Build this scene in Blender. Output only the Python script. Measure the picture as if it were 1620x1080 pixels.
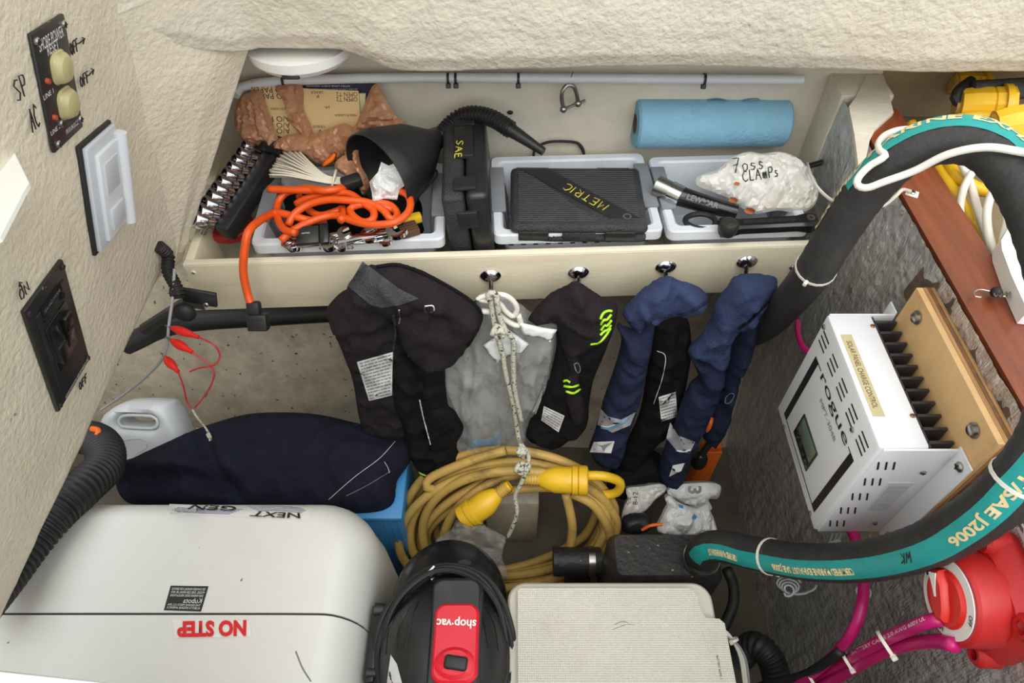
import bpy, bmesh, math, random
import numpy as np
from mathutils import Vector, Matrix, noise
from mathutils.bvhtree import BVHTree
from mathutils.geometry import delaunay_2d_cdt

noise.seed_set(7)
random.seed(7)
# ------------------------------------------------------------------ camera, light, exposure
scene = bpy.context.scene
for o in list(bpy.data.objects):
    bpy.data.objects.remove(o)
COL = scene.collection
FPX = 1080.0
PITCH = math.radians(50.5)
CAM = Vector((0.0, 0.0, 1.45))
cam_data = bpy.data.cameras.new('camera')
cam_data.sensor_width = 36.0
cam_data.lens = 24.0
cam_data.clip_start = 0.01
cam = bpy.data.objects.new('camera', cam_data)
cam.location = CAM
cam.rotation_euler = (math.pi / 2 - PITCH, 0, 0)
COL.objects.link(cam)
scene.camera = cam

world = bpy.data.worlds.new('overcast_sky')
world.use_nodes = True
scene.world = world
bg = world.node_tree.nodes['Background']
bg.inputs['Color'].default_value = (0.93, 0.97, 1.0, 1)
bg.inputs['Strength'].default_value = 1.55

sun_data = bpy.data.lights.new('soft_sun', 'SUN')
sun_data.energy = 1.6
sun_data.angle = math.radians(50)
sun_data.color = (1.0, 0.97, 0.92)
sun = bpy.data.objects.new('soft_sun', sun_data)
sun.rotation_euler = Vector((-0.12, 0.62, -1.0)).to_track_quat('-Z', 'Y').to_euler()
sun.location = (0.3, -0.6, 2.6)
COL.objects.link(sun)

scene.view_settings.view_transform = 'Standard'
scene.view_settings.look = 'None'
scene.view_settings.exposure = 0.16
scene.view_settings.gamma = 1.0
scene.view_settings.use_curve_mapping = False

# ------------------------------------------------------------------ measuring helpers (photograph -> place)
FWD = Vector((0, math.cos(PITCH), -math.sin(PITCH)))
DWN = Vector((0, -math.sin(PITCH), -math.cos(PITCH)))
RGT = Vector((1, 0, 0))

def ray(u, v):
    return RGT * ((u - 810) / FPX) + DWN * ((v - 540) / FPX) + FWD
def W(u, v, t):
    return CAM + ray(u, v) * t
def WY(u, v, Y):
    r = ray(u, v); return CAM + r * ((Y - CAM.y) / r.y)
def WZ(u, v, Z):
    r = ray(u, v); return CAM + r * ((Z - CAM.z) / r.z)
def WX(u, v, X):
    r = ray(u, v); return CAM + r * ((X - CAM.x) / r.x)
def WP(u, v, o, n):
    r = ray(u, v); return CAM + r * ((o - CAM).dot(n) / r.dot(n))

OL = Vector((-0.53, 0, 0.718))
UL = Vector((0.243, 0, 1)).normalized()
NL = Vector((1, 0, -0.243)).normalized()
def WL(u, v):
    return WP(u, v, OL, NL)

def frame(o, xd, yd):
    x = Vector(xd).normalized()
    z = x.cross(Vector(yd)).normalized()
    y = z.cross(x)
    m = Matrix((x, y, z)).transposed().to_4x4()
    m.translation = Vector(o)
    return m
def quadframe(px, proj, flip=False):
    """corner pixels TL TR BR BL on a surface -> frame (x right, y up, z out), width, height"""
    tl, tr, br, bl = [proj(*p) for p in px]
    o = (tl + tr + br + bl) / 4
    xd = (tr - tl) + (br - bl); yd = (tl - bl) + (tr - br)
    return frame(o, xd, yd), xd.length / 2, yd.length / 2
def T(x, y, z=0):
    return Matrix.Translation((x, y, z))
def RX(a): return Matrix.Rotation(math.radians(a), 4, 'X')
def RYm(a): return Matrix.Rotation(math.radians(a), 4, 'Y')
def RZ(a): return Matrix.Rotation(math.radians(a), 4, 'Z')

# ------------------------------------------------------------------ materials
def lin(c):
    r = []
    for x in c:
        x = x / 255.0
        r.append(x / 12.92 if x <= 0.04045 else ((x + 0.055) / 1.055) ** 2.4)
    return (r[0], r[1], r[2], 1)
MATS = {}
def mat(name, c, rough=0.5, metal=0.0, var=0.12, vs=8.0, bump=0.0, bs=60.0, dirt=None, stretch=None,
        trans=0.0, alpha=1.0, coat=0.0, speck=None, bump2=None, sheen=0.0, spec=0.5, sub=0.0, emis=0.0, dots=0):
    m = bpy.data.materials.new(name); m.use_nodes = True
    nt = m.node_tree; N = nt.nodes; L = nt.links
    b = N['Principled BSDF']
    tc = N.new('ShaderNodeTexCoord')
    mp = N.new('ShaderNodeMapping'); L.new(tc.outputs['Object'], mp.inputs['Vector'])
    if stretch: mp.inputs['Scale'].default_value = stretch
    base = lin(c)
    nz = N.new('ShaderNodeTexNoise'); nz.inputs['Scale'].default_value = vs
    nz.inputs['Detail'].default_value = 6; nz.inputs['Roughness'].default_value = 0.65
    L.new(mp.outputs['Vector'], nz.inputs['Vector'])
    rmp = N.new('ShaderNodeMapRange'); L.new(nz.outputs['Fac'], rmp.inputs['Value'])
    rmp.inputs['From Min'].default_value = 0.3; rmp.inputs['From Max'].default_value = 0.7
    mx = N.new('ShaderNodeMix'); mx.data_type = 'RGBA'
    L.new(rmp.outputs['Result'], mx.inputs['Factor'])
    mx.inputs['A'].default_value = tuple(x * (1 - var) for x in base[:3]) + (1,)
    mx.inputs['B'].default_value = tuple(min(1, x * (1 + var)) for x in base[:3]) + (1,)
    cur = mx.outputs['Result']
    if dirt:
        dc, amt, ds = dirt
        dn = N.new('ShaderNodeTexNoise'); dn.inputs['Scale'].default_value = ds
        dn.inputs['Detail'].default_value = 8; dn.inputs['Roughness'].default_value = 0.7
        L.new(mp.outputs['Vector'], dn.inputs['Vector'])
        dr = N.new('ShaderNodeMapRange'); L.new(dn.outputs['Fac'], dr.inputs['Value'])
        dr.inputs['From Min'].default_value = 0.52; dr.inputs['From Max'].default_value = 0.75
        dr.inputs['To Max'].default_value = amt
        m2 = N.new('ShaderNodeMix'); m2.data_type = 'RGBA'
        L.new(dr.outputs['Result'], m2.inputs['Factor'])
        L.new(cur, m2.inputs['A']); m2.inputs['B'].default_value = lin(dc)
        cur = m2.outputs['Result']
    if speck:
        sc, ss, th = speck
        vo = N.new('ShaderNodeTexNoise'); vo.inputs['Scale'].default_value = ss
        vo.inputs['Detail'].default_value = 2
        L.new(tc.outputs['Object'], vo.inputs['Vector'])
        sr = N.new('ShaderNodeMapRange'); L.new(vo.outputs['Fac'], sr.inputs['Value'])
        sr.inputs['From Min'].default_value = th; sr.inputs['From Max'].default_value = th + 0.04
        m3 = N.new('ShaderNodeMix'); m3.data_type = 'RGBA'
        L.new(sr.outputs['Result'], m3.inputs['Factor'])
        L.new(cur, m3.inputs['A']); m3.inputs['B'].default_value = lin(sc)
        cur = m3.outputs['Result']
    L.new(cur, b.inputs['Base Color'])
    b.inputs['Roughness'].default_value = rough
    b.inputs['Metallic'].default_value = metal
    b.inputs['Specular IOR Level'].default_value = spec
    if trans: b.inputs['Transmission Weight'].default_value = trans
    if alpha < 1: b.inputs['Alpha'].default_value = alpha
    if coat: b.inputs['Coat Weight'].default_value = coat
    if sheen: b.inputs['Sheen Weight'].default_value = sheen
    if sub:
        b.inputs['Subsurface Weight'].default_value = sub
        b.inputs['Subsurface Radius'].default_value = (0.02, 0.015, 0.01)
    if emis:
        b.inputs['Emission Color'].default_value = base; b.inputs['Emission Strength'].default_value = emis
    if bump:
        bn = N.new('ShaderNodeTexNoise'); bn.inputs['Scale'].default_value = bs
        bn.inputs['Detail'].default_value = 5
        L.new(mp.outputs['Vector'], bn.inputs['Vector'])
        bp = N.new('ShaderNodeBump'); bp.inputs['Strength'].default_value = bump
        bp.inputs['Distance'].default_value = 0.004
        L.new(bn.outputs['Fac'], bp.inputs['Height'])
        last = bp
        if bump2:
            b2s, b2a = bump2
            n2 = N.new('ShaderNodeTexNoise'); n2.inputs['Scale'].default_value = b2s
            n2.inputs['Detail'].default_value = 3
            L.new(tc.outputs['Object'], n2.inputs['Vector'])
            q = N.new('ShaderNodeBump'); q.inputs['Strength'].default_value = b2a
            q.inputs['Distance'].default_value = 0.008
            L.new(n2.outputs['Fac'], q.inputs['Height']); L.new(bp.outputs['Normal'], q.inputs['Normal'])
            last = q
        L.new(last.outputs['Normal'], b.inputs['Normal'])
    if dots:
        vo = N.new('ShaderNodeTexVoronoi'); vo.inputs['Scale'].default_value = dots; vo.inputs['Randomness'].default_value = 0.0
        L.new(tc.outputs['Object'], vo.inputs['Vector'])
        bp = N.new('ShaderNodeBump'); bp.inputs['Strength'].default_value = 0.9; bp.inputs['Distance'].default_value = 0.003; bp.invert = True
        L.new(vo.outputs['Distance'], bp.inputs['Height']); L.new(bp.outputs['Normal'], b.inputs['Normal'])
    MATS[name] = m
    return m

def film_mat(name, c, opac, rough=0.25, bump=0.5, bs=40):
    """thin plastic film: part see-through, part milky and glossy"""
    m = mat(name, c, rough=rough, bump=bump, bs=bs, var=0.15)
    nt = m.node_tree; N = nt.nodes; L = nt.links
    out = N['Material Output']; b = N['Principled BSDF']
    tr = N.new('ShaderNodeBsdfTransparent'); tr.inputs['Color'].default_value = (0.97, 0.97, 0.97, 1)
    mx = N.new('ShaderNodeMixShader'); mx.inputs['Fac'].default_value = opac
    L.new(tr.outputs['BSDF'], mx.inputs[1]); L.new(b.outputs['BSDF'], mx.inputs[2])
    L.new(mx.outputs['Shader'], out.inputs['Surface'])
    return m

M = MATS
mat('wall', (222, 212, 190), 0.55, var=0.07, vs=5, bump=0.32, bs=60, stretch=(1, 1.6, 2.0), bump2=(130, 0.3), dirt=((196, 170, 128), 0.30, 2.2), speck=((90, 80, 66), 42, 0.755))
mat('beam', (212, 204, 186), 0.55, var=0.07, vs=6, bump=0.55, bs=46, stretch=(1.6, 1, 1.6), bump2=(120, 0.35), dirt=((180, 160, 130), 0.25, 3), speck=((120, 108, 90), 46, 0.75))
mat('hull', (176, 166, 146), 0.8, var=0.2, vs=26, bump=0.6, bs=50, dirt=((110, 94, 72), 0.7, 9), speck=((80, 70, 58), 75, 0.68))
mat('hull_upper', (216, 208, 190), 0.6, var=0.06, vs=7, bump=0.6, bs=45, dirt=((186, 165, 130), 0.35, 5), speck=((120, 100, 80), 60, 0.76))
mat('floor', (92, 84, 72), 0.8, var=0.25, vs=9, bump=0.5, bs=40, dirt=((50, 44, 36), 0.6, 6))
mat('foil', (232, 232, 231), 0.22, metal=0.70, var=0.32, vs=40, bump=0.95, bs=230, stretch=(1, 1.7, 0.32), bump2=(60, 0.8), dirt=((96, 92, 86), 0.45, 9))
mat('foil_edge', (150, 145, 135), 0.45, metal=0.5, var=0.3, vs=30, bump=0.8, bs=120)
mat('mahogany', (124, 60, 32), 0.42, var=0.28, vs=9, bump=0.15, bs=60, stretch=(9, 0.8, 9), coat=0.25, dirt=((104, 52, 32), 0.5, 5))
mat('rotten', (92, 76, 60), 0.9, var=0.4, vs=40, bump=0.9, bs=90)
mat('plywood', (216, 176, 122), 0.55, var=0.12, vs=10, stretch=(2, 2, 0.6), dirt=((180, 132, 82), 0.5, 8), bump=0.1, bs=80)
mat('ply_edge', (176, 132, 84), 0.65, var=0.35, vs=6, stretch=(60, 3, 3), bump=0.3, bs=50)
mat('ply_dark', (122, 84, 52), 0.7, var=0.3, vs=60)
mat('white_gel', (238, 238, 234), 0.3, var=0.03, speck=((120, 115, 105), 60, 0.77))
mat('shelf_wood', (224, 213, 186), 0.5, var=0.06, vs=5, stretch=(0.6, 6, 6), bump=0.12, bs=60, dirt=((190, 165, 125), 0.4, 6))
mat('shelf_top', (232, 222, 198), 0.45, var=0.05)
mat('bin', (216, 220, 226), 0.38, var=0.04, vs=20, sub=0.05, dirt=((150, 146, 138), 0.3, 14))
mat('bin_grey', (128, 131, 135), 0.45, var=0.08, vs=20, dirt=((90, 88, 84), 0.4, 15))
mat('black_plastic', (34, 34, 35), 0.42, var=0.2, vs=20, dirt=((80, 78, 74), 0.25, 18))
mat('black_panel', (36, 35, 35), 0.38, var=0.15, speck=((120, 115, 110), 120, 0.76))
mat('black_gloss', (24, 24, 26), 0.18, var=0.2, vs=20, dirt=((66, 63, 60), 0.2, 20))
mat('case_black', (42, 42, 44), 0.42, var=0.15, vs=30, bump=0.7, bs=420, dirt=((92, 90, 86), 0.35, 12))
mat('case_smooth', (35, 35, 36), 0.38, var=0.15, dirt=((80, 78, 75), 0.3, 12))
mat('case_ribs', (78, 78, 80), 0.42, var=0.15, vs=40)
mat('grey_plastic', (196, 200, 206), 0.45, var=0.05)
mat('grey_light', (214, 217, 220), 0.42, var=0.04)
mat('chrome', (205, 205, 208), 0.14, metal=1.0, var=0.06)
mat('steel', (168, 166, 162), 0.28, metal=1.0, var=0.15, vs=40)
mat('rusty', (150, 110, 84), 0.5, metal=0.7, var=0.3, vs=90)
mat('boot', (206, 194, 142), 0.22, var=0.12, vs=30, trans=0.25, sub=0.2, dirt=((150, 128, 74), 0.5, 20))
mat('white_paint', (235, 234, 230), 0.4, var=0.02)
mat('text_white', (226, 226, 222), 0.5, var=0.02)
mat('text_black', (28, 27, 27), 0.5, var=0.05)
mat('text_grey', (128, 128, 130), 0.5, var=0.05)
mat('ink', (34, 32, 34), 0.6, var=0.1)
mat('red_led', (170, 70, 40), 0.4)
mat('orange', (224, 84, 20), 0.38, var=0.08, vs=15, dirt=((180, 66, 20), 0.3, 25))
mat('orange2', (232, 108, 30), 0.5, var=0.1)
mat('red_plastic', (206, 28, 46), 0.3, var=0.06, vs=10)
mat('red_clip', (214, 34, 30), 0.35)
mat('red_wire', (176, 40, 42), 0.4)
mat('red_switch', (186, 34, 34), 0.42, var=0.08, vs=18, dirt=((146, 40, 40), 0.4, 20))
mat('red_knob', (206, 36, 28), 0.35, var=0.05)
mat('red_text', (214, 32, 38), 0.45, var=0.03)
mat('magenta', (186, 22, 104), 0.36, var=0.1, vs=12, dirt=((160, 30, 96), 0.35, 20))
mat('brown_bag', (170, 124, 94), 0.25, var=0.2, vs=16, bump=0.9, bs=70, bump2=(24, .9), sub=0.1)
mat('sandpaper', (226, 194, 140), 0.8, var=0.05, vs=12)
mat('pack_blue', (40, 34, 62), 0.4, var=0.1)
mat('label_cream', (226, 218, 168), 0.5, var=0.05)
mat('zip_white', (226, 218, 200), 0.4, var=0.06, sub=0.1)
mat('towel_blue', (136, 186, 212), 0.85, var=0.07, vs=30, bump=0.6, bs=170)
mat('cardboard', (112, 88, 66), 0.8, var=0.15)
mat('clear_white_bag', (214, 212, 204), 0.3, var=0.14, vs=14, bump=0.5, bs=50, sub=0.1, dirt=((196, 150, 92), 0.4, 16))
mat('white_bag', (218, 218, 216), 0.4, var=0.08, vs=14, bump=0.5, bs=50, sub=0.08)
mat('rust_stain', (170, 96, 44), 0.7, var=0.3, vs=70)
mat('pipe_white', (218, 222, 224), 0.35, var=0.04)
mat('navy_cloth', (22, 24, 38), 0.85, var=0.18, vs=30, bump=0.5, bs=300, spec=0.2, bump2=(26, .6), speck=((190, 190, 195), 60, 0.765))
mat('pfd_black', (33, 28, 32), 0.8, var=0.2, vs=24, bump=0.6, bs=420, spec=0.25, bump2=(38, .5))
mat('pfd_black2', (17, 15, 17), 0.8, var=0.2, vs=24, bump=0.6, bs=420, spec=0.2, bump2=(38, .5))
mat('pfd_navy', (50, 61, 94), 0.8, var=0.15, vs=20, bump=0.6, bs=420, spec=0.25, bump2=(34, .6), dirt=((70, 80, 112), 0.4, 12))
mat('pfd_navy2', (31, 37, 62), 0.8, var=0.15, vs=20, bump=0.6, bs=420, spec=0.25, bump2=(34, .6))
mat('webbing', (58, 58, 62), 0.7, var=0.12, vs=60, bump=0.9, bs=300, stretch=(1, 1, 1))
mat('label_white', (206, 206, 204), 0.6, var=0.05, vs=40)
mat('lime', (178, 232, 40), 0.5, var=0.05)
mat('grey_reflect', (158, 160, 164), 0.4, var=0.08)
mat('tape_white', (228, 229, 228), 0.45, var=0.04)
mat('yellow_dirty', (186, 152, 80), 0.5, var=0.14, vs=14, dirt=((88, 68, 38), 0.9, 13))
mat('yellow', (232, 186, 38), 0.4, var=0.1, vs=14, dirt=((186, 138, 34), 0.4, 16))
mat('rope', (196, 194, 176), 0.8, var=0.1, vs=60, bump=0.8, bs=260, speck=((64, 72, 60), 170, 0.6))
mat('gen_white', (220, 219, 213), 0.34, var=0.03, vs=6, dirt=((180, 175, 164), 0.3, 6), speck=((110, 104, 96), 62, 0.755))
mat('seam', (30, 30, 30), 0.7)
mat('purple', (92, 78, 132), 0.5)
mat('decal', (228, 227, 222), 0.35, var=0.03)
mat('label_black', (40, 39, 40), 0.4, var=0.1)
mat('lid_beige', (212, 207, 195), 0.5, var=0.05, vs=8, dots=330, dirt=((160, 150, 132), 0.35, 6), speck=((80, 74, 64), 62, 0.755))
mat('lid_beige2', (188, 183, 170), 0.5, var=0.05, vs=8, dirt=((150, 140, 122), 0.35, 6))
mat('blue_crate', (62, 136, 190), 0.42, var=0.1)
mat('hose_black', (46, 45, 45), 0.6, var=0.2, vs=30, bump=0.3, bs=140, dirt=((74, 68, 58), 0.4, 16))
mat('teal', (34, 150, 146), 0.45, var=0.1, vs=26, dirt=((52, 110, 108), 0.5, 16))
mat('hose_text', (224, 204, 152), 0.5, var=0.1, vs=50)
mat('cable_white', (226, 222, 210), 0.4, var=0.06)
mat('cable_grey', (150, 152, 154), 0.45, var=0.08)
mat('ctrl_white', (228, 229, 232), 0.32, var=0.02, speck=((140, 138, 136), 110, 0.775))
mat('fin_black', (46, 44, 46), 0.45, var=0.15, bump=0.2, bs=200)
mat('lcd', (36, 42, 38), 0.12)
mat('lcd_glow', (96, 108, 96), 0.2)
mat('gold_tape', (196, 182, 140), 0.4, var=0.08)
mat('jug', (206, 209, 212), 0.4, var=0.04, sub=0.15)
mat('muffler', (38, 36, 35), 0.5, var=0.3, vs=20, bump=0.5, bs=120, dirt=((92, 82, 68), 0.55, 14), speck=((160, 150, 130), 90, 0.72))
mat('rubber', (30, 30, 31), 0.55, var=0.15)
mat('label_blue', (90, 150, 190), 0.4, var=0.1)
mat('brown_dark', (96, 66, 40), 0.6, var=0.2)
mat('beam_shade_tan', (142, 126, 98), 0.8, var=0.2, vs=9, bump=0.5, bs=50, dirt=((96, 80, 58), 0.6, 8))  # ledge and wall behind it: shadow under the beam painted in as darker tan
film_mat('clear_bag', (206, 208, 208), 0.26, 0.22, 0.7, 30)
film_mat('clear_box', (190, 186, 176), 0.35, 0.2, 0.1, 30)
film_mat('bag_frost', (150, 146, 138), 0.38, 0.25, 0.8, 36)

# ------------------------------------------------------------------ geometry collector
class G:
    def __init__(s): s.v = []; s.f = []
    def add(s, v, f, m=None):
        k = len(s.v)
        s.v += [(m @ Vector(p)) if m is not None else Vector(p) for p in v]
        s.f += [tuple(i + k for i in q) for q in f]
        return s
    def box(s, size, m=None, bev=0.0, seg=2):
        bm = bmesh.new(); bmesh.ops.create_cube(bm, size=1.0)
        for v in bm.verts: v.co = Vector((v.co.x * size[0], v.co.y * size[1], v.co.z * size[2]))
        if bev > 0:
            bmesh.ops.bevel(bm, geom=bm.edges[:], offset=min(bev, min(size) * 0.49), segments=seg, profile=0.5, affect='EDGES')
        bm.verts.index_update()
        s.add([v.co.copy() for v in bm.verts], [[v.index for v in f.verts] for f in bm.faces], m)
        bm.free(); return s
    def lathe(s, prof, m=None, n=24, cap=True, sx=1.0, sy=1.0):
        v = []; f = []
        for (r, z) in prof:
            for i in range(n):
                a = 2 * math.pi * i / n
                v.append((r * math.cos(a) * sx, r * math.sin(a) * sy, z))
        for k in range(len(prof) - 1):
            for i in range(n):
                j = (i + 1) % n
                f.append((k * n + i, k * n + j, (k + 1) * n + j, (k + 1) * n + i))
        if cap:
            f.append(tuple(range(n))[::-1]); b = (len(prof) - 1) * n; f.append(tuple(b + i for i in range(n)))
        return s.add(v, f, m)
    def cyl(s, p0, p1, r0, r1=None, n=16):
        p0 = Vector(p0); p1 = Vector(p1); d = p1 - p0
        q = d.to_track_quat('Z', 'Y').to_matrix().to_4x4(); q.translation = p0
        return s.lathe([(r0, 0), (r0 if r1 is None else r1, d.length)], q, n)
    def prism(s, outline, depth, m=None, z0=0.0):
        n = len(outline)
        v = [(x, y, z0) for x, y in outline] + [(x, y, z0 + depth) for x, y in outline]
        f = [tuple(range(n))[::-1], tuple(range(n, 2 * n))] + [(i, (i + 1) % n, n + (i + 1) % n, n + i) for i in range(n)]
        return s.add(v, f, m)
    def loft(s, rings, m=None, cap=True):
        n = len(rings[0]); v = [p for r in rings for p in r]; f = []
        for k in range(len(rings) - 1):
            for i in range(n):
                j = (i + 1) % n
                f.append((k * n + i, k * n + j, (k + 1) * n + j, (k + 1) * n + i))
        if cap:
            f.append(tuple(range(n))[::-1]); b = (len(rings) - 1) * n; f.append(tuple(b + i for i in range(n)))
        return s.add(v, f, m)
    def sphere(s, c, r, n=16, sc=(1, 1, 1), m=None):
        prof = [(max(1e-4, math.sin(math.pi * i / n)), -math.cos(math.pi * i / n)) for i in range(n + 1)]
        mm = Matrix.Translation(Vector(c)) @ (m or Matrix()) @ Matrix.Diagonal((r * sc[0], r * sc[1], r * sc[2], 1))
        return s.lathe(prof, mm, n * 2, cap=True)
    def tube(s, pts, r, n=10, closed=False, step=None, smooth=True, cap=True):
        P = resample(pts, step or (r if not callable(r) else r(0, 1)) * 1.5, closed) if smooth else [Vector(p) for p in pts]
        fr = frames(P, closed); tot = arclen(P)
        rings = []
        for (p, t, a, b), sl in zip(fr, tot):
            rr = r(sl, tot[-1]) if callable(r) else r
            rings.append([p + (a * math.cos(2 * math.pi * i / n) + b * math.sin(2 * math.pi * i / n)) * rr for i in range(n)])
        if closed: rings.append(rings[0])
        return s.loft(rings, None, cap and not closed)

def resample(ctrl, step, closed=False):
    c = [Vector(p) for p in ctrl]; n = len(c); out = []
    if n == 2 and not closed:
        k = max(2, int((c[1] - c[0]).length / step) + 1)
        return [c[0].lerp(c[1], i / (k - 1)) for i in range(k)]
    segs = n if closed else n - 1
    dense = []
    for i in range(segs):
        if closed: p0, p1, p2, p3 = c[(i - 1) % n], c[i], c[(i + 1) % n], c[(i + 2) % n]
        else:
            p1, p2 = c[i], c[i + 1]
            p0 = c[i - 1] if i > 0 else p1 * 2 - p2
            p3 = c[i + 2] if i + 2 < n else p2 * 2 - p1
        K = 24
        for k in range(K):
            t = k / K
            dense.append(0.5 * ((2 * p1) + (p2 - p0) * t + (2 * p0 - 5 * p1 + 4 * p2 - p3) * t * t + (3 * p1 - p0 - 3 * p2 + p3) * t ** 3))
    dense.append(c[0].copy() if closed else c[-1].copy())
    L = arclen(dense); tot = L[-1]
    k = max(3, int(tot / step)); j = 0
    for i in range(k + (0 if closed else 1)):
        d = tot * i / k
        while j < len(L) - 2 and L[j + 1] < d: j += 1
        den = L[j + 1] - L[j]
        out.append(dense[j].lerp(dense[j + 1], 0 if den < 1e-12 else min(1, max(0, (d - L[j]) / den))))
    return out
def arclen(P):
    L = [0.0]
    for i in range(1, len(P)): L.append(L[-1] + (P[i] - P[i - 1]).length)
    return L
def frames(P, closed=False, ref=None):
    n = len(P); T_ = []
    for i in range(n):
        if closed: d = P[(i + 1) % n] - P[i - 1]
        else: d = P[min(i + 1, n - 1)] - P[max(i - 1, 0)]
        T_.append(d.normalized() if d.length > 1e-9 else Vector((0, 0, 1)))
    out = []
    a = None
    for i in range(n):
        t = T_[i]
        if a is None:
            h = Vector((0, 0, 1)) if abs(t.z) < 0.9 else Vector((1, 0, 0))
            a = (h - t * h.dot(t)).normalized()
        else:
            a = (a - t * a.dot(t))
            a = a.normalized() if a.length > 1e-6 else t.orthogonal().normalized()
        out.append((P[i], t, a, t.cross(a)))
    return out

# ------------------------------------------------------------------ object makers
def thing(name, label, cat, base, group=None):
    o = bpy.data.objects.new(name, None); o.empty_display_size = 0.03
    o.location = Vector(base); o['label'] = label; o['category'] = cat; o['_base'] = list(Vector(base))
    if group: o['group'] = group
    COL.objects.link(o); return o
GEO = {}
def mesh_obj(name, g, material, parent=None, sharp=32, label=None, base=None):
    if parent is not None: GEO.setdefault(parent.name, []).append(g)
    me = bpy.data.meshes.new(name)
    if parent is not None: b = Vector(parent['_base'])
    elif base is not None: b = Vector(base)
    else:
        xs = [v[0] for v in g.v]; ys = [v[1] for v in g.v]
        b = Vector(((min(xs) + max(xs)) / 2, (min(ys) + max(ys)) / 2, min(v[2] for v in g.v)))
    me.from_pydata([tuple(Vector(v) - b) for v in g.v], [], g.f)
    bm = bmesh.new(); bm.from_mesh(me); bmesh.ops.recalc_face_normals(bm, faces=bm.faces); bm.to_mesh(me); bm.free()
    me.shade_smooth()
    if sharp < 180: me.set_sharp_from_angle(angle=math.radians(sharp))
    me.materials.append(M[material])
    o = bpy.data.objects.new(name, me); o['_base'] = list(b)
    COL.objects.link(o)
    if parent is not None: o.parent = parent
    else: o.location = b
    if label: o['label'] = label
    return o
def single(name, g, material, label, cat, group=None, sharp=32):
    o = mesh_obj(name, g, material, None, sharp); o['label'] = label; o['category'] = cat
    if group: o['group'] = group
    return o
def struct(name, g, material, label=None, sharp=40, cat=None):
    o = mesh_obj(name, g, material, None, sharp, base=(0, 0, 0)); o['kind'] = 'structure'
    o['label'] = label or name.replace('_', ' '); o['category'] = cat or name.split('_')[0]
    return o

# ------------------------------------------------------------------ lettering
TXT = {}
def text_geo(s, size=1.0, sx=1.0, shear=0.0, bold=0.0):
    key = (s, shear, bold)
    if key not in TXT:
        cu = bpy.data.curves.new('lettering', 'FONT'); cu.body = s; cu.size = 1.0
        cu.align_x = 'CENTER'; cu.align_y = 'CENTER'; cu.shear = shear; cu.offset = bold
        cu.resolution_u = 3
        ob = bpy.data.objects.new('lettering', cu); COL.objects.link(ob)
        bpy.context.view_layer.update()
        me = bpy.data.meshes.new_from_object(ob.evaluated_get(bpy.context.evaluated_depsgraph_get()))
        TXT[key] = ([v.co.copy() for v in me.vertices], [tuple(p.vertices) for p in me.polygons])
        bpy.data.meshes.remove(me); bpy.data.objects.remove(ob); bpy.data.curves.remove(cu)
    v, f = TXT[key]
    return [Vector((p.x * size * sx, p.y * size, 0)) for p in v], f
def letters(name, s, m, width, height, material, parent, shear=0.0, bold=0.0, g=None):
    """flat print fitted to width x height in frame m"""
    v, f = text_geo(s, 1.0, 1.0, shear, bold)
    x0 = min(p.x for p in v); x1 = max(p.x for p in v); y0 = min(p.y for p in v); y1 = max(p.y for p in v)
    v = [Vector(((p.x - (x0 + x1) / 2) * width / (x1 - x0), (p.y - (y0 + y1) / 2) * height / max(1e-6, y1 - y0), 0)) for p in v]
    gg = G().add(v, f, m)
    if g is not None:
        g.add(v, f, m); return None
    return mesh_obj(name, gg, material, parent, 180)
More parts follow.
